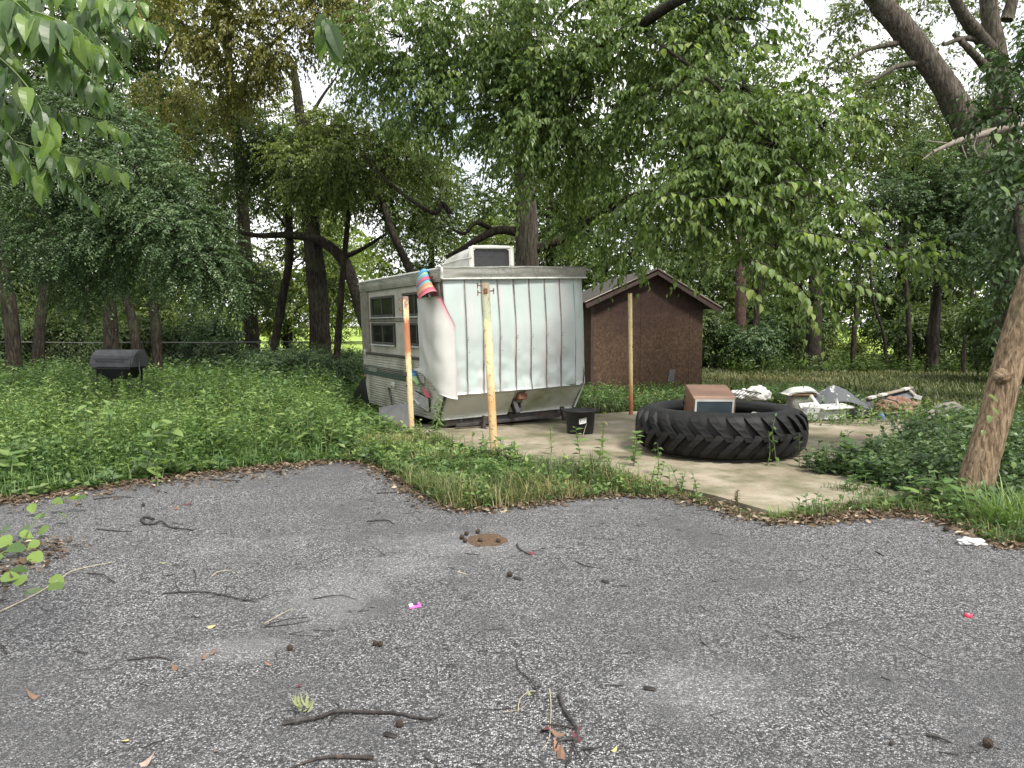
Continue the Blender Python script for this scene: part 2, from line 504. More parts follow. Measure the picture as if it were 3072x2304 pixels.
# asphalt edge, from the photograph, then jagged
edge_px = [(-420, 1520), (-150, 1515), (60, 1508), (230, 1478), (520, 1438), (760, 1412), (1050, 1388), (1110, 1398), (1190, 1440), (1270, 1492), (1330, 1525),
           (1410, 1541), (1540, 1528), (1700, 1505), (1860, 1493), (2010, 1500), (2150, 1528), (2260, 1566), (2330, 1578), (2440, 1568),
           (2560, 1553), (2700, 1550), (2790, 1560), (2890, 1603), (2990, 1642), (3090, 1655), (3300, 1640)]
EDGE = [G(*p).xy for p in edge_px]
def jag(pts, step=.12, amp=.035):
    out = []
    for a, b in zip(pts[:-1], pts[1:]):
        n = max(1, int((b - a).length / step))
        for i in range(n):
            q = a.lerp(b, i / n)
            k = mnoise.noise(Vector((q.x * 5, q.y * 5, 0))) * amp + mnoise.noise(Vector((q.x * 14, q.y * 14, 3))) * amp * .5
            out.append(Vector((q.x + k, q.y + k)))
    out.append(pts[-1])
    return out
ej = jag(EDGE)
poly = ej + [Vector((12, 4.3)), Vector((12, -14)), Vector((-3.0, -14)), Vector((-3.1, 0)), Vector((-3.05, 3.2)), Vector((-3.3, 4.4)), Vector((-5.2, 5.6)), Vector((-7.5, 6.2))]
me = bpy.data.meshes.new('asphalt')
me.from_pydata([(p.x, p.y, .018) for p in poly] + [(p.x, p.y, -.03) for p in poly], [], [tuple(range(len(poly)))] + [(i, i + len(poly), (i + 1) % len(poly) + len(poly), (i + 1) % len(poly)) for i in range(len(poly))])
me.materials.append(ASPHALT)
asph = tag(link('asphalt', me), 'cracked weathered asphalt driveway', kind='structure')
if asph.data.polygons[0].normal.z < 0: asph.data.flip_normals()
AZ = .018
EY = np.array([(p.x, p.y) for p in ej])
def asphalt_y(x):                                       # the far edge of the asphalt at x
    o = np.argsort(EY[:, 0]); return np.interp(x, EY[o, 0], EY[o, 1])

A0 = Vector((2.13, 6.09, 0)); VA = Vector((.891, .454, 0)); VB = Vector((-.454, .891, 0))
SLAB_W, SLAB_L, SLAB_Z = 6.6, 6.5, .042
mb = MB()
def sl(u, v):
    w = .03 * mnoise.noise(Vector((u * 2.2, v * 2.2, 9)))
    return A0 + VA * (u + w) + VB * (v + w)
LEFT = [(-.95, SLAB_L), (-.95, 4.3), (-.75, 3.3), (-.1, 1.5), (0, .6)]
ring = [sl(u, 0) for u in np.linspace(0, SLAB_W, 30)] + [sl(SLAB_W, v) for v in np.linspace(0, SLAB_L, 30)[1:]] + [sl(u, SLAB_L) for u in np.linspace(SLAB_W, -.8, 34)[1:]] + [sl(a + (c - a) * k / 8, b + (d - b) * k / 8) for (a, b), (c, d) in zip(LEFT[:-1], LEFT[1:]) for k in range(8)] + [sl(0, .4), sl(0, .2)]
mb.prism([p + Vector((0, 0, -.1)) for p in ring], (0, 0, .1 + SLAB_Z))
tag(mb.build('concrete_slab', CONCRETE), 'stained mossy concrete pad', kind='structure')

# ================================================================== TRAVEL TRAILER
wa = N('faded_white_aluminium')
wc = wa.ramp(wa.noise(.9, 5, .6, wa.mapping((3.2, 1, .5))), [(.38, (.44, .445, .44)), (.55, (.385, .455, .435)), (.7, (.46, .475, .46))])
wc = wa.mix(wa.ramp(wa.noise(3.4, 8, .7), [(.58, 0.0), (.76, .5)]), wc, (.33, .34, .31))
wc = wa.mix(wa.ramp(wa.noise(5, 7, .7, wa.mapping((5, 1, .4))), [(.60, 0.0), (.74, .35)]), wc, (.30, .29, .25))
wa.bump(wa.noise(9, 5, .6), .16, .012)
WHITE_AL = wa.done(wc, .34, spec=.55)
CREAM = simple('grimy_cream_siding', (.33, .325, .265), .6, .16, 3, .1, .004, dirt=(.12, .135, .085), dsc=1.8, damt=.7)
CREAM_UP = simple('weathered_beige_fibreglass', (.40, .385, .325), .6, .12, 3, .05, .004, dirt=(.20, .19, .15), dsc=2.5, damt=.5)
EAVE = N('lichen_spotted_eave')
ec = EAVE.ramp(EAVE.noise(2, 5), [(.35, (.40, .40, .36)), (.7, (.52, .52, .48))])
ex = EAVE.ramp(EAVE.math('ADD', EAVE.math('MULTIPLY', EAVE.sep()[0], .14), EAVE.math('MULTIPLY', EAVE.noise(28, 6, .7), .75)), [(.44, 0.0), (.66, .9)])
EAVE = EAVE.done(EAVE.mix(ex, ec, (.22, .22, .205)), .6)
SKIRT = simple('mossy_white_metal', (.42, .42, .36), .55, .14, 2, .1, .01, dirt=(.14, .155, .06), dsc=1.1, damt=.8)
DKTRIM = simple('dark_bronze_trim', (.05, .048, .04), .5, .3, 20, 0)
GREENSTRIPE = simple('faded_green_stripe', (.035, .06, .045), .5, .3, 6, 0)
TRIMW = simple('white_moulding', (.50, .51, .48), .45, .12, 6, 0, dirt=(.25, .25, .2), dsc=9, damt=.6)
POSTTRIM = simple('aged_corner_moulding', (.20, .185, .15), .7, .3, 8, .2, dirt=(.10, .07, .05), dsc=6)
FRAMEMET = simple('rusty_black_steel', (.035, .033, .033), .65, .5, 12, .3, .004, dirt=(.10, .055, .03), dsc=5, damt=.6)
BLACK = simple('black_plastic', (.012, .012, .013), .55, .3, 8, .1)
RUSTY = simple('rusted_hitch_iron', (.16, .075, .045), .85, .5, 18, .4, .004)
g = N('dark_window_glass'); GLASS = g.done(g.ramp(g.noise(3, 4), [(.35, (.010, .012, .010)), (.7, (.026, .028, .022))]), .08, spec=.7)
GRILLE = simple('grey_condenser_grille', (.13, .13, .135), .5, .3, 30, .2, .003)
AC_SHELL = simple('white_moulded_plastic', (.47, .47, .44), .5, .12, 3, .1, .005, dirt=(.26, .25, .19), dsc=3.2, damt=.65)

SEAM = simple('brownish_seam', (.20, .165, .15), .6, .35, 14, 0)
TW, TL_ = 2.34, 4.0
tr = thing('travel_trailer', 'old white travel trailer with striped siding and rooftop air conditioner', 'trailer', (-.917, 10.8, 0), (0, R(-2), R(27)))
def nz(a, b, c=0, s=1.0): return mnoise.noise(Vector((a * s, b * s, c)))

# body core: side profile extruded across (dark underbody, back wall, right wall)
prof = [(.04, 2.16), (.04, .57), (.32, .19), (3.72, .12), (3.96, .72), (3.96, 2.16)]
MB().prism([(.03, y, z) for y, z in prof], (TW - .06, 0, 0)).build('body', CREAM, tr)
# left side, upper smooth wall
MB().box((.012, 2.02, 1.60), (.028, 3.86, 1.10), bev=.006).build('upper_side_wall', CREAM_UP, tr)
# lower ribbed siding: real ribs
def lower_line(y): return .19 - .02 * y if y > .32 else .57 - (y - .04) * 1.36
mb = MB()
zs = np.arange(.2, 1.02, .0205)
def siding(u, v):
    y = .02 + u * 3.94
    zlo = max(.17 - .015 * y, .57 - (y - .03) * 1.3 if y < .33 else 0)
    if y > 3.72: zlo = max(zlo, .12 + (y - 3.72) * 2.5)
    z = zlo + (1.03 - zlo) * v
    zr = z / .041
    rib = .007 * (1 if (zr % 1) < .62 else 0)
    return (-.018 - rib + .005 * nz(y, z, 2, 2.4), y, z)
mb.grid(siding, 60, 82, smooth=False)
mb.build('ribbed_siding', CREAM, tr)
for (z0, z1, m, k) in ((.655, .74, GREENSTRIPE, .0), (.752, .768, DKTRIM, 0), (.785, .800, DKTRIM, 0), (.815, .826, GREENSTRIPE, 0)):
    MB().box((-.031, 2.55, (z0 + z1) / 2), (.008, 2.78, z1 - z0), bev=.002).build('stripe', m, tr)
MB().box((-.032, 1.99, 1.045), (.035, 3.9, .045), bev=.01).build('belt_moulding', DKTRIM, tr)
MB().box((-.008, 2.0, 1.635), (.03, 2.9, .055), bev=.008).build('window_band', POSTTRIM, tr)
MB().box((-.018, 2.0, 1.672), (.03, 2.9, .014), bev=.004).build('window_band', TRIMW, tr)
# four slider windows
def window(y0, y1, z0, z1):
    mb = MB(); t = .045; yc, zc = (y0 + y1) / 2, (z0 + z1) / 2
    mb.box((-.014, yc, z1 - t / 2), (.045, y1 - y0, t), bev=.008); mb.box((-.014, yc, z0 + t / 2), (.045, y1 - y0, t), bev=.008)
    mb.box((-.014, y0 + t / 2, zc), (.045, t, z1 - z0 - 2 * t), bev=.008); mb.box((-.014, y1 - t / 2, zc), (.045, t, z1 - z0 - 2 * t), bev=.008)
    w = mb.build('window', DKTRIM, tr)
    for a, b, dx in ((y0 + t, yc - .005, -.010), (yc - .005, y1 - t, -.004)):
        MB().box((dx, (a + b) / 2, zc), (.008, b - a - .004, z1 - z0 - 2 * t)).build('pane', GLASS, w)
    MB().box((-.022, yc, zc), (.022, .035, z1 - z0 - 2 * t - .004), bev=.004).build('mullion', DKTRIM, w)
    MB().box((-.047, yc, z0 - .006), (.03, y1 - y0 + .03, .018), bev=.004).build('sill', TRIMW, w)
window(2.06, 3.33, 1.68, 2.04); window(.52, 1.60, 1.68, 2.05); window(2.07, 3.34, 1.215, 1.585); window(.58, 1.42, 1.225, 1.59)
# back corner post, fascia, eaves
MB().box((-.016, 3.72, 1.59), (.05, .42, 1.1), bev=.012).build('corner_moulding', POSTTRIM, tr)
mb = MB()
def fascia(u, v):
    y = -.10 + u * 4.02
    z = 2.15 + .16 * v
    return (-.03 - .02 * math.sin(v * math.pi) - .006 * ((v * 7) % 1 < .6), y, z)
mb.grid(fascia, 24, 28, smooth=False).build('side_fascia', CREAM, tr)
MB().tube([(-.05, -.12 + .1 * k, 2.325) for k in range(41)], .02, 8).build('roof_edge_rail', TRIMW, tr)
mb = MB()
def roof(u, v):
    x = -.05 + (TW + .1) * u; y = -.12 + 4.12 * v
    return (x, y, 2.32 + .045 * math.sin(u * math.pi) + .008 * nz(x, y, 5, 2))
mb.grid(roof, 16, 24, thick=.03).build('roof', EAVE, tr)
mb = MB()                                               # front eave band, rounded at the right end
def eave(u, v):
    x = -.045 + (TW + .10) * u
    b = .13 * (1 - .55 * v) + .01 * nz(x, v, 1, 3)
    k = max(0, (u - .955) / .045)
    return (x - .03 * k * k, -b + .16 * k ** 2.4, 2.345 - .155 * v - .02 * k * k * (1 - v) - .02 * k * v + .006 * nz(x, 0, 4, 5))
mb.grid(eave, 48, 8, thick=.012).build('front_eave', EAVE, tr)
MB().tube([(-.05 + (TW + .06) * k / 20, -.068, 2.186 + .003 * nz(k, 3)) for k in range(21)], .014, 6).build('eave_drip_rail', TRIMW, tr)
mb = MB().tube([(-.03, -.10, 2.20), (-.045, -.14, 2.26), (-.05, -.15, 2.33), (-.05, -.08, 2.365), (-.05, .02, 2.35)], .022, 8)
mb.build('eave_corner_cap', TRIMW, tr)

# front face: separate vertical aluminium panels with standing seams, dented
seams = [.0, .33, .59, .85, 1.11, 1.36, 1.62, 1.875, 2.13]
def bottom(x): return .555 + .022 * nz(x, 0, 8, 3)
for i, (a, b) in enumerate(zip(seams[:-1], seams[1:])):
    mb = MB()
    def pan(u, v, a=a, b=b):
        x = a + .006 + (b - a - .012) * u
        z = bottom(x) + (2.19 - bottom(x)) * v
        low = max(0, 1 - v * 1.6)
        d = .020 * nz(x, z, 1, 1.7) + .034 * nz(x, z, 4, 4.6) * (low ** 1.2 + .10) + .016 * nz(x, z, 7, 10) * (low ** 1.6 + .06)
        bulge = -.035 * math.sin(min(1, (1 - v) * 1.15) * math.pi) - .02
        lip = -.012 * (1 if u < .04 or u > .96 else 0)
        return (x, bulge + d * 1.0 + lip, z)
    mb.grid(pan, 12, 40, thick=.004).build('front_panel', WHITE_AL, tr)
    if i:
        MB().tube([(a, -.037 + .006 * nz(a, k, 3) - .035 * math.sin(min(1, (1 - k / 12) * 1.15) * math.pi), bottom(a) + (2.18 - bottom(a)) * k / 12) for k in range(13)], .010, 5).build('panel_seam', SEAM, tr)
mb = MB()                                               # folded right corner with ribs
def rc(u, v):
    an = u * math.pi / 2
    z = .56 + 1.62 * v
    rr = .09 + .006 * math.cos(u * 26)
    return (2.13 + .10 * u * 0 + .12 * u + rr * math.sin(an) * .9, -.03 + rr * (1 - math.cos(an)) - .03 * math.sin((1 - v) * math.pi) + .012 * nz(u * 2, z, 6, 3), z)
mb.grid(rc, 24, 24, thick=.004).build('corner_panel', WHITE_AL, tr)
MB().tube([(2.33, .10, 2.17), (2.345, .09, 1.3), (2.35, .09, .72), (2.335, .06, .58), (2.27, .26, .19)], .017, 6).build('corner_edge_strip', TRIMW, tr)
MB().tube([(2.30, .04, 1.0), (2.315, .02, .72), (2.29, .01, .58), (2.22, .24, .19)], .008, 5).build('torn_edge_strip', DKTRIM, tr)
for k, z in enumerate((1.33, 1.36, 1.15)):
    for a in seams[1:-1]:
        MB().lathe([(0, .006), (.006, .004), (.008, 0)], (0, 0, 0), 6).build('screw', GRILLE, tr).matrix_local = Matrix.Translation((a + .02 + .01 * nz(a, z, 2, 9), -.078 - .012 * k, z + .02 * nz(a, z, 1, 9))) @ Matrix.Rotation(math.pi / 2, 4, 'X')
# slanted skirt below the front: two plates and the gap with the hitch box
def skirt(x0, x1):
    mb = MB()
    def f(u, v):
        x = x0 + (x1 - x0) * u
        xx = x if 0.05 < x < 2.2 else x
        return (xx - (.06 * (1 - v) if x > 2.2 else 0), -.01 + .31 * (1 - v) + .01 * nz(x, v, 3, 3), .185 + .39 * v)
    return mb.grid(f, 14, 6, thick=.004)
skirt(.03, 1.115).build('skirt_plate', SKIRT, tr); skirt(1.29, 2.30).build('skirt_plate', SKIRT, tr)
for x0, x1 in ((.03, 1.10), (1.30, 2.24)):
    MB().box(((x0 + x1) / 2, .292, .178), (x1 - x0, .03, .022), bev=.005).build('skirt_trim', TRIMW, tr)
MB().box((1.155, .16, .38), (.07, .05, .44), (R(-37), 0, 0), bev=.006).build('hitch_post', FRAMEMET, tr)
MB().box((1.255, .13, .455), (.16, .16, .12), (0, 0, R(8)), bev=.015).build('hitch_box', RUSTY, tr)
MB().box((1.20, .24, .36), (.16, .02, .36), (R(-37), 0, 0)).build('gap_dark_plate', BLACK, tr)  # black plate stands in for the darkness inside the skirt gap
# plain lower corner of the left side at the front
MB().prism([(-.030, .0, .60), (-.030, .47, .60), (-.030, .47, .33), (-.030, .31, .19)], (.02, 0, 0)).build('corner_plate', SKIRT, tr)
# chassis, jacks, underbody
MB().box((1.17, .35, .115), (2.12, .07, .085), bev=.006).build('chassis_rail', FRAMEMET, tr)
MB().box((1.1, .22, .085), (1.75, .05, .05), bev=.006).build('chassis_rail', FRAMEMET, tr)
for x in (.35, 1.17, 2.0):
    MB().box((x, 2.0, .13), (.06, 3.4, .10), bev=.006).build('chassis_rail', FRAMEMET, tr)
def jack(x, y, lean, h):
    mb = MB()
    mb.box((x, y, h * .5 + .01), (.05, .07, h), (0, R(lean), 0), bev=.006); mb.box((x + .02, y, h * .55), (.03, .05, h * .9), (0, R(lean * 2.2), 0), bev=.004)
    mb.box((x - .03 * lean / 10, y - .02, .03 - .035 * x), (.14, .11, .025), bev=.006)
    mb.build('stabiliser_jack', FRAMEMET, tr)
jack(.62, .1, 8, .2); jack(1.98, .12, -10, .22)
for y in (1.7,):
    for x in (.16, 2.1):
        w = MB().lathe([(.14, -.09), (.24, -.10), (.29, -.07), (.30, 0), (.29, .07), (.24, .10), (.14, .09)], n=28).build('wheel', BLACK, tr)
        w.matrix_local = Matrix.Translation((x, y, .27)) @ Matrix.Rotation(math.pi / 2, 4, 'Y')
        MB().lathe([(0, .06), (.1, .05), (.14, .085), (.15, .085)], n=20).build('rim', GRILLE, w)
# side fittings
mb = MB(); mb.box((-.035, .945, .78), (.03, .42, .21), bev=.01); vt = mb.build('side_vent', CREAM_UP, tr)
for k in range(7): MB().box((-.056, .945, .70 + .027 * k), (.018, .36, .012), (0, R(25), 0)).build('slat', TRIMW, vt)
mb = MB(); mb.box((-.025, .86, .41), (.02, .62, .20), (R(7), 0, 0)); gr = mb.build('wheel_arch_grille', BLACK, tr)
for k in range(8): MB().box((-.052, .86, .325 + .024 * k), (.02, .60, .011), (R(7), 0, 0), bev=.002).build('slat', TRIMW, gr)
MB().tube([(-.05, 1.2, .36), (-.08, 1.1, .42), (-.08, 1.02, .40), (-.05, .96, .34)], .018, 6).build('arch_pipe', TRIMW, tr)
MB().box((-.04, 2.20, .56), (.04, .12, .085), bev=.01).build('outlet_cover', TRIMW, tr)
MB().box((-.06, 2.22, .535), (.015, .05, .03), bev=.004).build('outlet_flap', DKTRIM, tr)
MB().tube([(-.05, 2.42, .47), (-.075, 2.34, .44), (-.06, 2.30, .34), (-.07, 2.24, .24), (-.06, 2.2, .20)], .016, 6).build('hose', DKTRIM, tr)
MB().box((-.045, 2.44, .475), (.03, .07, .05), bev=.008).build('hose_bib', DKTRIM, tr)
MB().box((-.037, 3.35, .755), (.014, .5, .07), bev=.004).build('name_plate', simple('worn_plate', (.20, .21, .17), .5, .4, 40, .1), tr)
MB().lathe([(0, .03), (.03, .03), (.045, .0)], n=10).build('side_lamp', simple('amber_lens', (.12, .07, .04), .3, .3), tr).matrix_local = Matrix.Translation((-.03, 3.85, .60)) @ Matrix.Rotation(-math.pi / 2, 4, 'Y')
MB().box((-.045, 1.36, 1.03), (.04, .12, .10), bev=.01).build('latch', RUSTY, tr)
MB().box((-.045, 3.74, 1.06), (.04, .09, .10), (.3, 0, 0), bev=.012).build('corner_bracket', TRIMW, tr)
# open black storage flap hanging behind the rear corner
mb = MB()
pf = [(3.80, .56), (4.12, .50), (4.92, .05), (3.62, .06)]
mb.prism([(-.02, y, z) for y, z in pf], (.05, 0, 0)); mb.prism([(.9, y, z) for y, z in pf], (.04, 0, 0))
mb.prism([(-.02, 4.12, .50), (-.02, 4.92, .05), (-.02, 4.94, .09), (-.02, 4.14, .53)], (.96, 0, 0))
mb.build('rear_compartment', BLACK, tr)
# rooftop air conditioner: shell, bumper bead, grille with fins
ac = None
mb = MB()
def acs(u, v):
    # rounded box: u round the section (left to right), v front to back
    x0, x1 = .70, 1.46
    k = u
    w = (x1 - x0) / 2; xc = (x0 + x1) / 2
    an = math.pi * (1 - k)
    e = 3.4
    ca, sa = math.cos(an), math.sin(an)
    tp = 1 - .26 * v ** 2
    xx = xc + w * (abs(ca) ** (2 / e)) * (1 if ca > 0 else -1)
    zz = 2.35 + .375 * tp * (abs(sa) ** (2 / e))
    return (xx, .60 + 1.05 * v, zz)
mb.grid(acs, 40, 16, thick=.02); ac = mb.build('air_conditioner', AC_SHELL, tr)
MB().box((1.08, .66, 2.53), (.69, .02, .32), bev=.006).build('grille', GRILLE, ac)
for k in range(13): MB().box((1.08, .645, 2.40 + .0235 * k), (.64, .016, .008)).build('fin', simple('fin', (.05, .05, .055), .5, .2, 20, 0) if k == 0 else bpy.data.materials['fin'], ac)
mb = MB()
for x, sx in ((.745, .085), (1.42, .085)): mb.box((x, .612, 2.53), (sx, .05, .34), bev=.02)
mb.box((1.08, .612, 2.69), (.66, .05, .05), bev=.015)
mb.build('front_bezel', AC_SHELL, ac)
MB().tube([(.735, .58, 2.53), (.69, .60, 2.53), (.685, 1.0, 2.53), (.70, 1.66, 2.50)], .011, 6).build('seam_bead', AC_SHELL, ac)
MB().box((.72, 1.1, 2.42), (.03, .8, .08), bev=.01).build('shell_recess', simple('darker_recess', (.30, .29, .24), .6, .2), ac)  # strip in a darker tone than the shell

# striped vinyl sheet wrapped round the front left corner (its colours are printed on one face, the back is white)
STR = N('rainbow_striped_vinyl')
stops = [(0, (.05, .16, .38)), (.09, (.10, .42, .58)), (.17, (.05, .20, .45)), (.25, (.32, .50, .22)), (.33, (.10, .35, .48)), (.42, (.60, .10, .17)), (.54, (.06, .12, .28)), (.58, (.12, .42, .40)),
         (.66, (.62, .26, .14)), (.76, (.66, .36, .22)), (.84, (.62, .11, .16)), (.93, (.70, .20, .24))]
stops = [(p, tuple(x * .72 for x in c)) for p, c in stops]
STRIPED = STR.done(STR.ramp(STR.math('ADD', STR.attr('stripe'), STR.math('MULTIPLY', STR.math('SUBTRACT', STR.noise(7, 4), .5), .03)), stops, 'CONSTANT'), .5)
SHB = N('white_vinyl_back')
sf = SHB.ramp(SHB.noise(2, 4), [(.3, (.40, .395, .37)), (.7, (.50, .495, .475))])
VBACK = SHB.done(SHB.mix(SHB.ramp(SHB.attr('stripe'), [(.0, 0.0), (.45, 0.0), (1, .85)]), sf, (.55, .11, .16)), .45)
shm = tr.matrix_basis if False else Matrix.LocRotScale(tr.location, tr.rotation_euler, tr.scale)
sheetT = thing('striped_sheet', 'rainbow striped vinyl sheet with white back hanging round the trailer corner', 'sheet', tr.location, tr.rotation_euler)
mb = MB(); stv = []
def drape(u, v):
    # u: 0 on the side wall, 1 on the front face; v: 0 bottom, 1 top
    z = .53 + 1.42 * v
    back = .80 - .32 * (1 - v) * 0 + (.10 if v < .25 else 0)
    side = max(.04, (.78 if v > .3 else .78 + .38 * math.sin((.3 - v) / .3 * math.pi * .5) * (1 if v > .12 else v / .12)))
    lowcut = max(0, .26 - v) / .26
    zz = z + (.36 * lowcut) * (1 - u) ** 1.2
    top = max(0, v - .72) / .28
    fr = .22 - .20 * top
    fold = math.sin(15 * (u * .8 + .55 * v) + 2.2 * nz(u * 2, v * 2, 6))
    out = .03 + .06 * math.sin(u * math.pi) * (.35 + .65 * math.sin(min(1, v * 1.2) * math.pi)) + .018 * fold * abs(fold) * math.sin(min(1, v * 1.5 + .1) * math.pi) * math.sin(u * math.pi) + .018 * nz(u * 4, v * 5, 2)
    s = u * (side + fr)
    r = .12
    if s < side - r: x, y = -.05 - out, side - s
    elif s < side + r:
        a = (s - side + r) / (2 * r) * math.pi / 2
        x, y = -.05 - out + (r + out * .3) * (1 - math.cos(a)), r - (r + .08) * math.sin(a)
    else: x, y = -.05 - out + r + out * .3 + (s - side - r), -.085
    return (x, y - .02 * math.sin(u * 3.1), zz + .03 * math.sin(u * 5) * (1 - v))
mb.grid(drape, 26, 40, thick=.005)
n1 = 27 * 41
mb.a['stripe'] = [min(1.0, max(0.0, (((i // 41) / 26) - .74) * 4.2 * (max(0, ((i % 41) / 40) - .45) / .55) ** .7)) for i in range(n1)] * 2
mb.build('white_drape', VBACK, sheetT)
mb = MB(); st = []
pth = [Vector((-.09, .50, 2.32)), Vector((-.12, .42, 2.23)), Vector((-.14, .33, 2.14)), Vector((-.15, .23, 2.05)), Vector((-.15, .13, 1.97))]
def roll(u, v):
    k = v * (len(pth) - 1); i = min(int(k), len(pth) - 2); p = pth[i].lerp(pth[i + 1], k - i)
    an = -.55 + u * 4.1
    r = (.13 + .15 * v ** .9) * (1 if v > .08 else (.72 + .28 * v / .08))
    d = Vector((0, .62, .78))
    return p + Vector((-1, 0, 0)) * (r * .38 * math.cos(an)) + Vector((0, .86, -.42)) * (-r * math.sin(an)) + Vector((0, .03, -.07)) * (v * v * math.sin(u * math.pi))
mb.grid(roll, 22, 34, thick=.004)
mb.a['stripe'] = [((i % 35) / 34) for i in range(23 * 35)] * 2
mb.build('striped_roll', STRIPED, sheetT)
mb = MB()
mb.tube([(-.11, 1.06, .82), (-.13, .98, .80), (-.13, .88, .74), (-.12, .74, .67)], [.06, .065, .05, .025], 12)
mb.a['stripe'] = [.02] * 24 + [.3] * 24
mb.build('rolled_hem', STRIPED, sheetT)
mb = MB().prism([(-.10, .66, .65), (-.09, .44, .56), (-.09, .40, .50), (-.11, .52, .50)], (.012, 0, 0))
mb.a['stripe'] = [.86] * 8
mb.build('red_hem', STRIPED, sheetT)
MB().tube([(-.10, .20, 2.13), (-.17, .14, 2.08), (-.12, .06, 2.10), (-.18, .02, 2.0), (-.10, .12, 2.02), (-.17, .20, 1.98), (-.12, .10, 2.18), (-.10, .06, 2.24)], .011, 6).build('tie_cord', RUSTY, sheetT)

# grey board leaning on the trailer side, and a second one lying below it
GBOARD = simple('weathered_grey_board', (.16, .16, .165), .8, .25, 5, .2, .004, dirt=(.09, .085, .07), dsc=4)
def plank4(name, label, cat, px4, d4, mat, th=.02):
    P = [D(px, py, d) for (px, py), d in zip(px4, d4)]
    c = sum(P, Vector()) / len(P); c.z = min(p.z for p in P)
    n = (P[1] - P[0]).cross(P[-1] - P[0]).normalized()
    if n.y < 0: n = -n
    t = thing(name, label, cat, c)
    MB().prism(P, n * th).build('sheet_face' if cat == 'panel' else 'board_face', mat, t, world=True)
    return t
o = plank4('grey_board', 'grey board leaning against the trailer below its grille', 'board', [(1137, 1222), (1228, 1208), (1229, 1280), (1137, 1278)], [12.0, 11.45, 11.2, 11.75], GBOARD)
o = plank4('grey_board', 'bent pale board lying flat below the leaning grey board', 'board', [(1137, 1280), (1222, 1282), (1212, 1300), (1158, 1296)], [11.7, 11.2, 10.95, 11.1], simple('pale_grey_board', (.24, .235, .22), .8, .25))

# ================================================================== POSTS
def m_post(name, zs):
    n = N(name)
    z = n.sep()[2]
    zz = n.math('ADD', n.math('MULTIPLY', z, .45), n.math('MULTIPLY', n.math('SUBTRACT', n.noise(6, 7, .7, n.mapping((1, 1, .45))), .5), .42))
    c = n.ramp(zz, zs)
    fl = n.ramp(n.noise(26, 6, .7), [(.56, 0.0), (.63, .85)])
    c = n.mix(fl, c, (.14, .062, .032))
    c = n.mix(n.ramp(n.noise(9, 5, .6, n.mapping((1, 1, .25))), [(.55, 0.0), (.7, .7)]), c, (.33, .17, .06))
    n.bump(n.noise(30, 5, .7), .5, .004)
    return n.done(c, .75, spec=.25)
YEL = (.47, .385, .22); RST = (.24, .088, .045); PK = (.20, .12, .095)
POST1 = m_post('rusty_yellow_post_paint', [(0, (.43, .33, .19)), (.50, YEL), (.53, (.30, .13, .06)), (.72, RST), (.75, YEL), (.83, YEL), (.85, PK)])
POST2 = m_post('chipped_yellow_post_paint', [(0, YEL), (.3, (.42, .24, .10)), (.44, YEL), (.70, (.52, .44, .24)), (.73, (.27, .29, .19)), (.84, (.25, .26, .18)), (.87, (.21, .17, .12))])
POST3 = m_post('rust_based_yellow_post_paint', [(0, RST), (.16, (.33, .14, .07)), (.22, (.44, .32, .16)), (.4, (.48, .40, .21)), (1, (.45, .37, .2))])
def post(label, base_px, top_px, r, mat, bolts):
    b = G(*base_px); d = b.y
    tp = D(*top_px, d)
    t = thing('rusty_post', label, 'post', b, group='yellow pipe posts round the pad')
    v = tp - b
    MB().lathe([(r, 0), (r, 1), (r * .9, 1.0), (r * .86, .99), (r * .86, .93), (0, .93)], n=20).build('pipe', mat, t).matrix_local = Matrix(((1, 0, v.x, 0), (0, 1, v.y, 0), (0, 0, v.z, 0), (0, 0, 0, 1))) if False else Matrix.Identity(4)
    ob = t.children[0]
    for w in ob.data.vertices:
        k = w.co.z; w.co = Vector((w.co.x + v.x * k, w.co.y + v.y * k, v.z * k))
    for k, side in bolts:
        p = v * k
        mb = MB()
        mb.tube([p + Vector((side * r * .8, -.01, 0)), p + Vector((side * (r + .045), -.015, .004))], .008, 6)
        mb.tube([p + Vector((side * (r + .045), -.015, .03)), p + Vector((side * (r + .045), -.015, -.035))], .007, 6)
        mb.build('hinge_pin', RUSTY, t)
    return t, v
p1, v = post('rust streaked yellow post in front of the trailer windows', (1236, 1306), (1216, 889), .040, POST1, ((.97, -1), (.90, -1)))
MB().box(v * .445 + Vector((-.05, -.01, 0)), (.07, .05, .08), bev=.012).build('latch_bracket', FRAMEMET, p1)
MB().box(v * .36 + Vector((-.035, -.01, 0)), (.03, .04, .04), bev=.008).build('latch_bracket', FRAMEMET, p1)
p2, v = post('tallest chipped yellow post in front of the white trailer end', (1484, 1380), (1456, 849), .045, POST2, ((.985, -1), (.945, -1), (.955, 1)))
MB().box(v * .955 + Vector((0, -.043, 0)), (.045, .02, .06), bev=.01).build('bolt_plate', RUSTY, p2)
p3, v = post('thin yellow post rusted red at its base, before the shed', (1893, 1251), (1890, 880), .036, POST3, ())
MB().box(v * .57 + Vector((.03, -.01, 0)), (.03, .03, .05), bev=.008).build('bolt', RUSTY, p3)
MB().box(v * .15 + Vector((-.055, 0, .0)), (.08, .02, .02), (0, R(20), 0)).build('bolt', RUSTY, p3)

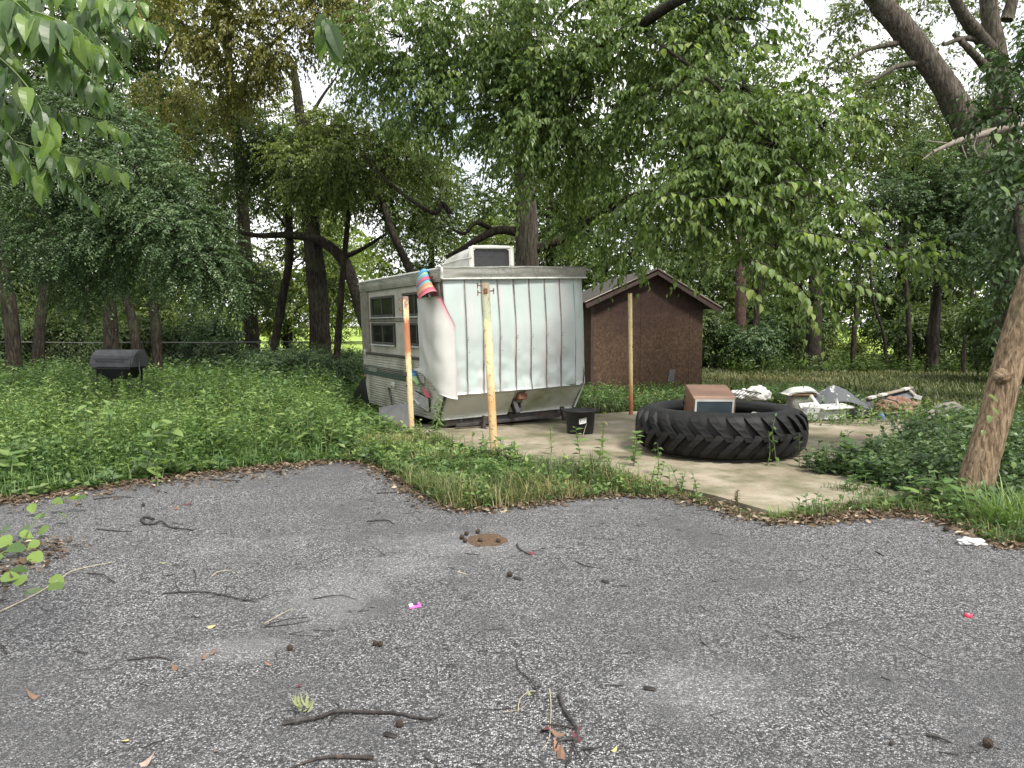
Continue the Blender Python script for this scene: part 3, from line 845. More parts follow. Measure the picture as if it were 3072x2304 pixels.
# ================================================================== SHED
OSB = N('flaking_brown_strand_board')
ov = OSB.mapping((16, 16, 13), (0, .4, 0))
of = OSB.noise(1, 6, .7, ov, 1.2)
oc = OSB.ramp(of, [(.3, (.040, .025, .018)), (.5, (.080, .050, .034)), (.68, (.150, .100, .068))])
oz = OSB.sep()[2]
om = OSB.ramp(OSB.math('ADD', OSB.math('MULTIPLY', oz, .30), OSB.math('MULTIPLY', OSB.noise(.9, 5), .55)), [(.62, 0.0), (.82, .9)])  # darker purple brown with height: gable shading painted into the wall colour
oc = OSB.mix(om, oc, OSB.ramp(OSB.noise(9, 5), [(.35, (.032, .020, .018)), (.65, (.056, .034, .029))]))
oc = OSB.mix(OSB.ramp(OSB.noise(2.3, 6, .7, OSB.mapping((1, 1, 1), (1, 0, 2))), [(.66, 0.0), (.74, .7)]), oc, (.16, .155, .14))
OSB.bump(of, .5, .01)
OSB = OSB.done(oc, .9, spec=.15)
SHEDTRIM = simple('dark_brown_fascia', (.048, .028, .024), .75, .3, 10, .2)
SHINGLE = simple('brown_grey_shingle', (.050, .043, .037), .95, .4, 14, .5, .01)
PALE = simple('pale_drip_edge', (.26, .22, .18), .7, .2, 10, .1)
SX, SY, SWD, SDP, SE, SA = 1.86, 18.2, 2.78, 3.2, 2.14, 2.83
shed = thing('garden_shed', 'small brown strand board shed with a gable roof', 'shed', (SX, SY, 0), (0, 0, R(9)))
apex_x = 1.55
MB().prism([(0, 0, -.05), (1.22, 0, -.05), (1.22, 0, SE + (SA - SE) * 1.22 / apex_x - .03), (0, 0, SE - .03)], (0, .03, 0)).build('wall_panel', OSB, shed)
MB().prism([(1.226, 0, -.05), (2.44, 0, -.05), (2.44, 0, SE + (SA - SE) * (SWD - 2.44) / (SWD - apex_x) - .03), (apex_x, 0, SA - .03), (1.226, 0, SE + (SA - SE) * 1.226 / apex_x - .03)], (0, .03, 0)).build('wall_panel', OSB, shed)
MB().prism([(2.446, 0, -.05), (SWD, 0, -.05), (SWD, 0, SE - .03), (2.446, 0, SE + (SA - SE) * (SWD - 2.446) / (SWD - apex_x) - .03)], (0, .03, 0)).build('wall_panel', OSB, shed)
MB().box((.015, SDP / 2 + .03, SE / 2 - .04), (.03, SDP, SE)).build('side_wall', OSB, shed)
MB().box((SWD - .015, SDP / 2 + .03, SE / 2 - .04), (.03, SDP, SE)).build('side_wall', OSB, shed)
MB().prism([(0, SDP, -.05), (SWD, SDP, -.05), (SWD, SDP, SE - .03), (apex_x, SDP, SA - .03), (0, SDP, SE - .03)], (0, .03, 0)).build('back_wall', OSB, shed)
MB().box((.03, -.015, 1.0), (.07, .025, 2.1), bev=.004).build('corner_board', SHEDTRIM, shed)
def roofside(xe, ze, over):
    a = Vector((apex_x, 0, SA)); e = Vector((xe, 0, ze)); d = (e - a).normalized()
    e2 = e + d * over
    n = Vector((-d.z, 0, d.x)); n = n if n.z > 0 else -n
    rf = MB().prism([a + Vector((0, -.22, 0)), e2 + Vector((0, -.22, 0)), e2 + Vector((0, SDP + .2, 0)), a + Vector((0, SDP + .2, 0))], n * .03).build('roof_slope', SHEDTRIM, shed)
    L = (e2 - a).length; k = int(L / .125)
    mb = MB()
    for i in range(k):
        c = a + d * (L * (k - i - .5) / k) + n * (.036 + .003)
        m = Matrix((d, Vector((0, 1, 0)), n)).transposed()
        tilt = Matrix.Rotation(R(2.5) * (-1 if d.x > 0 else 1) * -1, 3, 'Y')
        mb.box(c + Vector((0, SDP / 2 - .01, 0)), (L / k + .03, SDP + .40, .008), tilt @ m)
    s = mb.build('shingle', SHINGLE, shed); s['kind'] = 'stuff'
    MB().prism([a + Vector((0, -.24, -.02)) + n * .0, e2 + Vector((0, -.24, -.02)), e2 + Vector((0, -.24, -.02)) - n * .10, a + Vector((0, -.24, -.02)) - n * .07], (0, .02, 0)).build('fascia_board', SHEDTRIM, shed)
    MB().tube([a + Vector((0, -.245, .035)), e2 + Vector((0, -.245, .0)) + n * .03], .012, 5).build('drip_edge', PALE, shed)
roofside(0, SE, .22); roofside(SWD, SE, .42)
MB().box((2.0, -.02, .33), (.16, .01, .30), (0, .1, 0)).build('patch', simple('grey_patch', (.11, .105, .10), .9, .4, 20), shed)

# ================================================================== TRACTOR TYRE
RUB = N('black_tyre_rubber')
rc_ = RUB.ramp(RUB.noise(3, 6), [(.3, (.0055, .0055, .0055)), (.7, (.0095, .0095, .0098))])
rc_ = RUB.mix(RUB.ramp(RUB.noise(1.6, 8, .7, RUB.mapping((1, 1, 1), (0, 2, 0))), [(.55, 0.0), (.75, .5)]), rc_, (.018, .019, .013))
RUB.bump(RUB.noise(25, 6, .7), .3, .006)
RUBBER = RUB.done(rc_, .6, spec=.28)
TY = Vector((2.50, 9.20, SLAB_Z))
ty = thing('tractor_tyre', 'huge black tractor tyre lying flat on the concrete pad', 'tyre', TY, (0, 0, R(12)))
pr = [(.66, .13), (.67, .07), (.80, .02), (.90, .05), (.945, .13), (.955, .28), (.945, .43), (.90, .51), (.80, .545), (.67, .50), (.66, .44), (.72, .40), (.86, .36), (.90, .28), (.86, .20), (.72, .16)]
MB().lathe(pr, n=72, closed=True).build('carcass', RUBBER, ty)
def lug(sgn):
    mb = MB()
    path = [(-.055, .525, .865), (-.04, .50, .91), (-.01, .455, .94), (.06, .38, .953), (.14, .30, .958), (.175, .245, .958)]
    vs, fs = [], []
    for i, (th, z, r) in enumerate(path):
        w = (.030, .036, .040, .040, .042, .046)[i]; h = (.004, .022, .040, .046, .046, .040)[i]; w *= 1.12
        if sgn < 0: z = .56 - z
        for tt, rr in ((th - w - .008, r - .01), (th - w, r + h), (th + w, r + h), (th + w + .008, r - .01)):
            zz = z
            vs.append((rr * math.cos(tt), rr * math.sin(tt), zz))
    for i in range(len(path) - 1):
        for k in range(3):
            f = (i * 4 + k, i * 4 + k + 1, i * 4 + 5 + k, i * 4 + 4 + k)
            fs.append(f if sgn > 0 else f[::-1])
    e = (len(path) - 1) * 4
    fs += [(3, 2, 1, 0), (e, e + 1, e + 2, e + 3)]
    mb.add(vs, fs)
    return mb.mesh('lug', RUBBER)
NL = 30
lm = (lug(1), lug(-1))
for i in range(NL):
    for k in (0, 1):
        o = link('lug', lm[k], ty); o.rotation_euler = (0, 0, 2 * math.pi * (i + .5 * k) / NL)
for a in (.72, .90): pass

# cabinet, white crumpled cartons and a white pipe end inside the tyre
WOOD = N('orange_brown_wood_veneer'); wf = WOOD.noise(1, 5, .6, WOOD.mapping((3, 22, 22)), .5)
WOOD = WOOD.done(WOOD.ramp(wf, [(.3, (.125, .062, .034)), (.7, (.175, .090, .050))]), .45)
cab = thing('wooden_cabinet', 'orange brown cabinet with white framed glass front standing inside the tyre', 'cabinet', Vector((2.30, 9.02, .19)), (R(13), 0, R(-2)))
MB().box((0, 0, .37), (.485, .47, .5), bev=.008).build('case', WOOD, cab)
MB().box((0, -.245, .50), (.475, .03, .22), bev=.004).build('front_panel', WOOD, cab)
mb = MB()
mb.box((0, -.263, .585), (.44, .012, .022)); mb.box((-.209, -.263, .46), (.022, .012, .226)); mb.box((.209, -.263, .46), (.022, .012, .226))
mb.build('front_frame', TRIMW, cab)
g2 = N('grey_screen_glass'); SCR = g2.done(g2.ramp(g2.noise(2, 3), [(.3, (.03, .045, .05)), (.7, (.075, .09, .10))]), .15)
MB().box((0, -.262, .465), (.39, .006, .216)).build('glass', SCR, cab)
tag(MB().tube([G(2056, 1222, .55), D(2050, 1205, 9.05), D(2054, 1185, 9.15), D(2066, 1170, 9.25), D(2085, 1164, 9.3), D(2105, 1163, 9.32)], .009, 6).build('black_cable', BLACK), 'black cable curving over the cabinet corner', 'cable')
WPAPER = simple('white_waste_plastic', (.50, .50, .48), .55, .12, 6, .3, .02, dirt=(.34, .32, .27), dsc=5, damt=.5)
for i, q in enumerate(([(2244, 1243), (2279, 1225), (2288, 1223), (2284, 1240)], [(2284, 1240), (2304, 1223), (2317, 1223), (2308, 1238)], [(2308, 1238), (2318, 1224), (2326, 1226), (2322, 1238)])):
    P = [D(px, py, dd) for (px, py), dd in zip(q, (9.5, 9.75, 9.75, 9.5))]
    c = sum(P, Vector()) / 4
    t = thing('white_carton', ('leftmost of three white folded cartons inside the tyre', 'middle one of three white folded cartons inside the tyre', 'smallest rightmost white folded carton inside the tyre')[i], 'carton', (c.x, c.y, .06))
    MB().prism(P, (.0, .02, -.012)).build('flap', WPAPER, t, world=True)
    MB().prism([p + Vector((0, .01, -.016)) for p in P], (.0, .04, -(c.z - .1))).build('carton_body', WPAPER, t, world=True)
tag(MB().tube([D(2032, 1262, 9.0), D(2031, 1243, 9.0), D(2036, 1236, 9.0), D(2040, 1243, 9.0)], .014, 8).build('white_hook', WPAPER), 'small white plastic hook sticking up inside the tyre', 'hook')

# ================================================================== BLACK TUB
tub = thing('black_tub', 'black plastic tub with a white label standing by the trailer', 'tub', Vector((.955, 10.70, SLAB_Z)))
BLK2 = simple('matte_black_rubber', (.014, .014, .015), .5, .3, 10, .1, spec=.4)
MB().lathe([(0, .0), (.178, .0), (.184, .015), (.208, .30), (.222, .305), (.226, .322), (.214, .328), (.203, .318), (.178, .025), (0, .02)], n=40).build('tub_body', BLK2, tub)
for s in (-1, 1):
    MB().tube([(s * .215, -.06, .315), (s * .245, -.05, .325), (s * .265, 0, .338), (s * .245, .05, .325), (s * .215, .06, .315)], .012, 8).build('handle', BLK2, tub)
LAB = N('printed_label'); lf = LAB.ramp(LAB.noise(60, 2), [(.5, (.68, .68, .66)), (.56, (.35, .35, .36))])
mb = MB()
def lab(u, v):
    an = -math.pi / 2 + .03 + .5 * (u - .5) + .06
    z = .155 + .075 * v + .02 * (u - .5)
    r = .184 + .024 * (z / .3) * 1.0 + .004
    return (r * math.cos(an), r * math.sin(an), z)
mb.grid(lab, 8, 2, thick=-.002).build('label', LAB.done(lf, .5), tub)
tag(MB().tube([(.957, 10.35, SLAB_Z), (.985, 10.42, .10), (1.01, 10.48, .16), (1.03, 10.505, .20)], .004, 5).build('dry_weed_stalk', STEM_PALE), 'pale dry stem leaning up against the black tub', 'stem')

# ================================================================== GRILL IN THE WEEDS
GMET = simple('grey_grill_enamel', (.085, .085, .092), .55, .25, 6, .1, .004, dirt=(.17, .175, .17), dsc=5, damt=.6)
bq = thing('barbecue_grill', 'grey barbecue grill with closed lid standing among the weeds', 'grill', (-7.15, 14.0, 0), (0, 0, R(-6)))
pfl = [(-.27, .80), (-.27, .86), (-.20, 1.0), (-.05, 1.10), (.14, 1.10), (.25, .98), (.27, .80)]
lid = MB().prism([(-.37, y, z) for y, z in pfl], (.74, 0, 0)).build('lid', GMET, bq)
for s in (-1, 1): MB().prism([(s * .372, y * .96, z) for y, z in pfl], (s * .035, 0, 0)).build('lid_end', GMET, lid)
MB().box((0, -.255, .955), (.70, .014, .02), (R(-25), 0, 0), bev=.003).build('lid_ridge', GMET, lid)
MB().tube([(-.25, -.27, .90), (-.25, -.31, .92), (.25, -.31, .92), (.25, -.27, .90)], .012, 6).build('handle', GMET, lid)
MB().prism([(-.36, -.25, .79), (.36, -.25, .79), (.36, .25, .79), (-.36, .25, .79)], (0, 0, -.03)).build('firebox_rim', BLACK, bq)
MB().prism([(-.33, -.22, .76), (.33, -.22, .76), (.2, -.16, .58), (-.2, -.16, .58)], (0, .38, 0)).build('firebox', BLACK, bq)
for sx in (-.3, .3):
    for sy in (-.2, .2): MB().tube([(sx, sy, 0), (sx, sy, .78)], .018, 6).build('leg', FRAMEMET, bq)
MB().tube([(.40, -.05, .95), (.44, -.1, .85), (.46, -.12, .70)], .012, 6).build('side_handle', GMET, bq)

# ================================================================== RUBBISH BEHIND THE TYRE
def lump(name, label, cat, c, r, mat, seed, part='bag_body', amp=.22, flat=.0):
    t = thing(name, label, cat, Vector((c.x, c.y, c.z - r[2] * .5)))
    mb = MB()
    def f(u, v):
        th = u * 2 * math.pi; ph = (v - .5) * math.pi
        d = Vector((math.cos(th) * math.cos(ph), math.sin(th) * math.cos(ph), math.sin(ph)))
        k = 1 + amp * (mnoise.noise(d * 2.2 + Vector((seed, 0, 0))) + .6 * abs(mnoise.noise(d * 5 + Vector((0, seed, 0)))))
        z = d.z * r[2] * k
        return (d.x * r[0] * k, d.y * r[1] * k, max(z, -r[2] * .5) + r[2] * .5)
    mb.grid(f, 40, 22).build(part, mat, t)
    return t
def GD(px, py, d, z=None): return D(px, py, d)
lump('white_rubbish_bag', 'white rubbish bag lying on the grass behind the tyre', 'bag', D(2272, 1186, 14.2), (.22, .2, .15), WPAPER, 3, amp=.42)
lump('white_rubbish_bag', 'flatter crumpled white bag under the wire rack', 'bag', D(2224, 1186, 14.3), (.20, .18, .10), WPAPER, 8, amp=.45)
wr = thing('wire_rack', 'tilted black wire rack against the white bags', 'rack', D(2195, 1205, 14.0) - Vector((0, 0, .15)))
for k in range(7):
    MB().tube([D(2176 + 9 * k, 1205, 14.0), D(2218 + 11 * k, 1168 + 2 * k, 13.9)], .006, 5).build('wire', BLACK, wr, world=True)
MB().tube([D(2176, 1205, 14.0), D(2232, 1206, 14.0)], .009, 5).build('wire_rim', BLACK, wr, world=True)
MB().tube([D(2218, 1168, 13.9), D(2284, 1180, 13.9)], .009, 5).build('wire_rim', BLACK, wr, world=True)
hull = thing('white_plastic_shell', 'white curved plastic shell with a brown underside on the rubbish pile', 'shell', D(2397, 1240, 12.8))
mb = MB()
def sh(u, v):
    x = (u - .5) * .50; y = (v - .5) * .4
    return (x, y, .34 + .11 * (1 - (2 * u - 1) ** 4) * (1 - .6 * (2 * v - 1) ** 2) + .04 * (u - .5))
mb.grid(sh, 20, 10, thick=.02).build('shell_top', WPAPER, hull)
MB().box((.02, 0, .325), (.42, .34, .05), bev=.02).build('shell_underside', simple('brown_foam', (.24, .15, .08), .9, .3, 12), hull)
MB().box((0, .02, .15), (.34, .28, .30), bev=.02).build('shell_base', simple('dull_grey_junk', (.19, .185, .17), .8, .4, 9, .4), hull)
tp = thing('paint_spattered_tarp', 'dark grey tarp spattered with white paint draped over a frame', 'tarp', D(2505, 1250, 12.8) - Vector((0, 0, .02)))
TARP = N('paint_spattered_canvas')
tv_ = TARP.noise(7, 6, .7, TARP.mapping((2.2, 1, .8)))
TARPM = TARP.done(TARP.mix(TARP.ramp(TARP.math('ADD', TARP.math('MULTIPLY', tv_, 1), TARP.math('MULTIPLY', TARP.sep()[2], .35)), [(.74, 0.0), (.79, 1.0)]), (.075, .08, .085), (.55, .56, .57)), .75)
mb = MB()
def tarp(u, v):
    x = -.42 + .86 * u; y = -.38 + .76 * v
    d = math.hypot((x + .02) / .45, y / .42)
    return (x + .02 * nz(x, y, 2, 6), y, .545 - .27 * min(1.3, d) ** 1.5 + .03 * nz(x, y, 1, 5) + (.06 if u < .1 else 0))
mb.grid(tarp, 24, 20, thick=.012).build('tarp_cloth', TARPM, tp)
for sx, sy in ((-.3, -.25), (.3, -.25), (.28, .25), (-.28, .25)): MB().tube([(sx, sy, 0), (sx * .8, sy * .8, .40)], .014, 6).build('leg', TRIMW, tp)
MB().box((0, .05, .16), (.62, .4, .22), bev=.03).build('tarp_shadow_block', BLACK, tp)  # black block stands for the shadow under the tarp
def pipe(label, a, b, r, da, db, mat=None):
    A, B = D(*a, da), D(*b, db)
    tag(MB().tube([A, B], r, 10).build('white_pipe', mat or WPAPER), label, 'pipe')
pipe('thick white plastic pipe leaning on the shell', (2432, 1188), (2462, 1230), .035, 12.4, 12.2)
pipe('short upright white plank in front of the tarp', (2508, 1196), (2520, 1242), .025, 12.2, 12.1)
tub2 = thing('white_tray', 'white plastic tray lying in front of the tarp', 'tray', G(2500, 1262, SLAB_Z), (0, 0, R(6)))
MB().box((0, .1, .10), (.40, .3, .20), bev=.03).build('tray_body', WPAPER, tub2)
MB().box((.03, .06, .215), (.50, .36, .03), (R(4), R(-3), 0), bev=.01).build('tray_rim', WPAPER, tub2)
bx = thing('grey_white_box', 'grey white box with open top beside the tyre', 'box', G(2437, 1262, SLAB_Z), (0, 0, R(-12)))
MB().box((0, .12, .11), (.30, .26, .22), bev=.01).build('box_body', simple('grey_white_foam', (.42, .42, .40), .8, .2, 6, .2), bx)
MB().box((-.05, .1, .235), (.26, .2, .015), (R(14), R(-8), 0)).build('flap', WPAPER, bx)
pn = thing('dark_mesh_panel', 'dark grey mesh panel standing between tarp and wooden frame', 'panel', D(2600, 1240, 12.9))
MB().prism([D(2583, 1196, 12.9), D(2622, 1194, 13.0), D(2620, 1242, 12.7), D(2586, 1240, 12.7)], (0, .03, 0)).build('panel_sheet', simple('dark_mesh', (.06, .06, .065), .8, .4, 60, .4), pn, world=True)
fr = thing('broken_window_frame', 'broken dark window frame leaning back over pink insulation', 'frame', D(2690, 1235, 13.0))
cs = [D(2640, 1195, 13.1), D(2738, 1168, 13.4), D(2762, 1226, 12.7), D(2634, 1240, 12.7)]
for a, b in ((0, 1), (1, 2), (2, 3), (3, 0)):
    MB().tube([cs[a], cs[b]], .022, 5, smooth=False).build('frame_bar', simple('dark_wet_wood', (.055, .05, .048), .8, .4, 20) if a == 0 else bpy.data.materials['dark_wet_wood'], fr, world=True)
MB().prism([cs[0].lerp(cs[3], .08), cs[1].lerp(cs[2], .08), cs[1].lerp(cs[2], .42), cs[0].lerp(cs[3], .42)], (0, .015, -.005)).build('frame_pane', simple('dusty_grey_pane', (.14, .15, .17), .5, .3), fr, world=True)
INS = simple('torn_pink_insulation', (.21, .115, .085), .95, .55, 9, .8, .03, dirt=(.36, .28, .22), dsc=7, damt=.8)
lump('pink_insulation_heap', 'torn pink orange insulation heaped inside the broken frame', 'insulation', D(2696, 1222, 12.85), (.30, .2, .15), INS, 5, 'insulation_body', .45)
lump('pink_insulation_heap', 'small flattened piece of pink insulation left of the frame', 'insulation', D(2643, 1226, 12.6), (.10, .1, .11), INS, 9, 'insulation_body', .4)
OLDW = simple('old_grey_wood', (.24, .21, .165), .85, .35, 14, .3, .006)
for lab_, a, b, da, db, r in (('long old board with pale tape lying on the window frame', (2600, 1196), (2735, 1162), 12.9, 13.3, .028), ('splintered board under the window frame', (2640, 1242), (2770, 1230), 12.6, 12.7, .025), ('short pale board behind the window frame', (2725, 1166), (2760, 1200), 13.3, 13.0, .02)):
    A, B = D(*a, da), D(*b, db)
    t = thing('old_board', lab_, 'board', (A + B) / 2)
    m = (B - A).normalized(); s = m.cross(Vector((0, 0, 1))).normalized(); u = s.cross(m)
    mt = Matrix((m, s, u)).transposed()
    MB().box((A + B) / 2, ((B - A).length, r * 3.2, r), mt, bev=.004).build('plank_body', OLDW, t, world=True)
    if 'tape' in lab_:
        for k in (.12, .35, .86): MB().box(A.lerp(B, k) + u * .002, (.12, r * 3.3, r * 1.15), mt).build('tape', WPAPER, t, world=True)
tag(MB().box(D(2753, 1192, 13.0), (.14, .02, .07), (.2, .3, .1), bev=.004).build('white_scrap', WPAPER), 'small white scrap sticking out right of the frame', 'scrap')
tag(MB().tube([D(2630, 1190, 12.6), D(2660, 1196, 12.5), D(2690, 1204, 12.5), D(2705, 1222, 12.5)], .012, 6).build('black_hose', BLACK), 'black hose looped over the window frame', 'hose')
lg = thing('grey_log', 'weathered grey log lying right of the rubbish', 'log', G(2850, 1262, 0))
MB().tube([D(2790, 1244, 12.0), D(2822, 1228, 12.0), D(2856, 1224, 12.1), D(2900, 1238, 12.0)], [.05, .10, .10, .06], 10, wob=.2).build('log_body', simple('driftwood', (.17, .155, .135), .9, .4, 16, .6, .01), lg, world=True)
MB().tube([D(2830, 1232, 11.95), D(2800, 1250, 11.7), D(2780, 1256, 11.6)], [.05, .04, .02], 8, wob=.2).build('branch_stub', bpy.data.materials['driftwood'], lg, world=True)
tag(MB().lathe([(0, 0), (.05, 0), (.055, .12), (.03, .15), (.03, .17), (0, .17)], n=14).build('blue_jug', simple('blue_plastic', (.10, .17, .30), .4, .2)), 'small blue plastic jug in front of the broken frame', 'jug').location = G(2642, 1268, 0)
lump('rubble_heap', 'mixed grey rubble heaped under the broken frame', 'rubble', D(2700, 1246, 12.9), (.52, .3, .12), bpy.data.materials['dull_grey_junk'], 15, 'rubble_body', .35)
lump('dark_rag_heap', 'dark rag bundle between the tarp and the tray', 'rags', D(2560, 1240, 12.5), (.25, .2, .12), BLACK, 12, 'rag_body', .35)

# ================================================================== TREES
T2, T4 = leaf2(), leaf4()
def bez(a, b, c, n):
    return [a * (1 - t) ** 2 + b * 2 * t * (1 - t) + c * t * t for t in np.linspace(0, 1, n)]
def V3(p): return np.array(p, dtype=float)
def crown_mesh(name, clumps, leafsz, K, tpl, mat, cover=3.2, twig=.45, droop=.35, ldroop=.45, sub=14, spread=.8, tbase=.45, spiral=False, maxl=90000, sprd=.30, lean=(0, 0, .15)):
    """clumps: (centre xyz, radii xyz).  Sub-clumps inside each, twigs in each sub-clump, leaves on each twig."""
    O, Dd, Lw, cl, ends = [], [], [], [], []
    tot = 0
    per = []
    for c, r in clumps:
        area = math.pi * r[0] * r[2]
        n = cover * area / (leafsz ** 2 * .30)
        per.append(n)
    sc = min(1, maxl / sum(per))
    for (c, r), n in zip(clumps, per):
        n = n * sc; nt = max(6, int(n / K)); ns = max(4, int(sub))
        u = unit(rnd(ns, 3)); f = rng.uniform(.25, 1, (ns, 1)) ** .6
        sc_ = V3(c) + u * f * V3(r)
        ends.append((V3(c), sc_))
        w = rng.uniform(.5, 1.6, ns); w /= w.sum()
        pick = rng.choice(ns, nt, p=w)
        u2 = unit(rnd(nt, 3)); off = u2 * rng.uniform(.1, 1, (nt, 1)) ** .5 * V3(r) * sprd
        o = sc_[pick] + off
        d = unit(u2 * .7 + u[pick] * .7 + rnd(nt, 3) * .35 + np.array(lean))
        O.append(o); Dd.append(d); Lw.append(rng.uniform(.6, 1.3, nt) * twig)
        cl.append((rng.normal(0, .13, ns)[pick]))
    O, Dd, Lw, cl = np.concatenate(O), np.concatenate(Dd), np.concatenate(Lw), np.concatenate(cl)
    p, dr, up, sz = twig_leaves(O, Dd, Lw, K, leafsz, droop, ldroop, spiral, spread)
    V, T = leaves(p, dr, up, sz, tpl)
    tint = tint_for(len(p), len(tpl[0]), tbase, .17, np.repeat(cl, K))
    return fast_mesh(name, V, T, mat, tint), ends, (O, Dd, Lw)
def twig_mesh(name, ends, base_r, mat, extra=None, droop=.35):
    """curved branches from each clump's centre to its sub-clumps, plus thin twigs that carry the leaves"""
    P, Rr = [], []
    for c, sc_ in ends:
        for e in sc_:
            m = (c + e) / 2 + rnd(3) * .12 * np.linalg.norm(e - c) + np.array([0, 0, .12]) * np.linalg.norm(e - c)
            P.append(np.array(bez(c, m, e, 6))); Rr.append(np.linspace(base_r * .6, base_r * .2, 6) * rng.uniform(.5, 1))
    parts = [tubes(np.array(P), np.array(Rr), 4)]
    if extra is not None:
        O, Dd, Lw, r, mx = extra
        if len(O) > mx:
            s = rng.choice(len(O), mx, replace=False); O, Dd, Lw = O[s], Dd[s], Lw[s]
        t = np.linspace(0, 1, 4)[None, :, None]
        Pt = O[:, None] + Dd[:, None] * (Lw[:, None, None] * t) - np.array([0, 0, 1.0]) * (droop * Lw[:, None, None] * t * t)
        parts.append(tubes(Pt, np.linspace(r, r * .4, 4)[None].repeat(len(O), 0), 3))
    return fast_mesh(name, *merge(parts), mat, None, True)
def bark_tube(mb, pts, rs, n=12, wob=.06):
    P = [Vector(p) for p in pts]
    # smooth resample
    out, ro = [], []
    m = len(P)
    for i in range(m - 1):
        p0, p1, p2, p3 = P[max(i - 1, 0)], P[i], P[i + 1], P[min(i + 2, m - 1)]
        for k in range(5):
            t = k / 5
            out.append(.5 * ((2 * p1) + (p2 - p0) * t + (2 * p0 - 5 * p1 + 4 * p2 - p3) * t * t + (3 * p1 - p0 - 3 * p2 + p3) * t ** 3))
            ro.append(rs[i] + (rs[i + 1] - rs[i]) * t)
    out.append(P[-1]); ro.append(rs[-1])
    ro = [r * (1 + .10 * mnoise.noise(p * 1.7)) for r, p in zip(ro, out)]
    mb.tube(out, ro, n, wob=wob)
    return out
def PX(lst):                                            # (px, py, depth, r px[, depth radius factor]) -> clumps
    out = []
    for q in lst:
        c = D(q[0], q[1], q[2]); r = q[3] / F * q[2]
        out.append(((c.x, c.y, c.z), (r, r * (q[4] if len(q) > 4 else .9), r * (q[5] if len(q) > 5 else .85))))
    return out
def tree(name, label, trunks, limbs, clumps, leafsz, K, mat, bark, twig_r=.018, wood=None, group=None, tw=4000, **kw):
    base = trunks[0][0][0] if trunks else limbs[0][0][0]
    t = thing(name, label, 'tree', Vector(base), group=group)
    for pts, rs in trunks:
        mb = MB(); bark_tube(mb, pts, rs, 16); mb.build('trunk', bark, t, world=True)
    for pts, rs in limbs:
        mb = MB(); bark_tube(mb, pts, rs, 9); mb.build('limb', wood or bark, t, world=True)
    me, ends, tws = crown_mesh('crown', clumps, leafsz, K, kw.pop('tpl', T2), mat, **kw)
    off = Vector(base)
    for m, nm in ((me, 'crown'), (twig_mesh('twigs', ends, twig_r, wood or bark, (*tws, .004, tw), kw.get('droop', .35)), 'twigs')):
        m.transform(Matrix.Translation(-off))
        o = link(nm, m, t); o['kind'] = 'stuff'
    return t

# --- the big tree behind the trailer, its limbs drooping forward to the right
cd = 15.6
ctr = tree('big_shade_tree', 'tall central tree behind the trailer with a broad drooping bright crown',
    [([G(1578, 1215, 0).lerp(D(1578, 1212, cd), 1) * 1.0, D(1582, 900, cd), D(1580, 700, cd), D(1572, 480, cd), D(1562, 250, cd), D(1580, 0, cd), D(1600, -300, cd + .5)], [.30, .235, .215, .20, .175, .15, .08])],
    [([D(1570, 700, cd), D(1500, 690, cd), D(1440, 715, cd - .3), D(1395, 742, cd - .6), D(1340, 770, cd - .9)], [.10, .085, .075, .06, .03]),
     ([D(1480, 690, cd), D(1428, 668, cd - .3), D(1395, 700, cd - .5), D(1360, 690, cd - .6)], [.05, .045, .035, .02]),
     ([D(1350, 640, cd), D(1325, 610, cd), D(1300, 640, cd - .2), D(1180, 560, cd - .4), D(1090, 465, cd - .6)], [.06, .05, .045, .035, .02]),
     ([D(1700, 720, cd), D(1740, 680, cd - .6), D(1850, 612, cd - 1.8), D(1935, 578, cd - 2.6), D(2080, 560, 11)], [.09, .085, .07, .055, .035]),
     ([D(1580, 760, cd), D(1640, 735, cd), D(1700, 712, cd)], [.10, .09, .085]),
     ([D(2075, 600, 10.2), D(2090, 500, 10.2), D(2110, 420, 10.2), D(2150, 300, 10)], [.035, .03, .025, .02]),
     ([D(1575, 260, cd), D(1750, 160, 13), D(1920, 75, 11), D(2030, 5, 10), D(2200, -60, 9.5)], [.11, .09, .075, .06, .04]),
     ([D(1920, 80, 11), D(1990, 140, 10.5), D(2150, 260, 10), D(2300, 400, 9.4), D(2500, 600, 9), D(2640, 760, 9)], [.035, .028, .02, .014, .010, .006]),
     ([D(1580, 60, cd), D(1450, -30, 14.5), D(1250, -60, 14)], [.08, .06, .03])],
    PX([(1200, 110, 14, 170), (1420, 70, 14, 190), (1650, 90, 13, 200), (1870, 90, 12.5, 190), (1290, 290, 13.6, 130), (1420, 330, 13.4, 120), (1540, 300, 12.6, 170), (1720, 300, 12, 180), (1640, 490, 12.8, 130),
        (1790, 450, 12.4, 130), (1120, 240, 15, 90),
        (2050, 250, 10.8, 180), (2230, 260, 10.2, 170), (2130, 440, 9.8, 170), (2320, 430, 9.6, 170), (2460, 380, 10, 110), (2010, 590, 10, 110), (2190, 610, 9.4, 150), (2380, 600, 9.2, 150), (2550, 690, 9, 80),
        (2660, 740, 9, 60), (2330, 750, 8.8, 80), (2400, 860, 8.7, 45), (2270, 800, 8.9, 40), (1880, 660, 11, 80), (1890, 770, 12, 40), (1740, 670, 13.4, 60), (2780, 785, 9.2, 40), (2030, 70, 11, 160),
        (2210, 60, 11, 130), (2440, 900, 8.6, 26), (2480, 730, 8.9, 70)]),
    .092, 12, L_BRIGHT, BARK, cover=4.0, twig=.48, droop=.6, ldroop=.75, sub=22, tpl=leaf2(.52, .07, .2), maxl=230000, spread=.75, wood=BARK_DARK, tw=6500, tbase=.42)
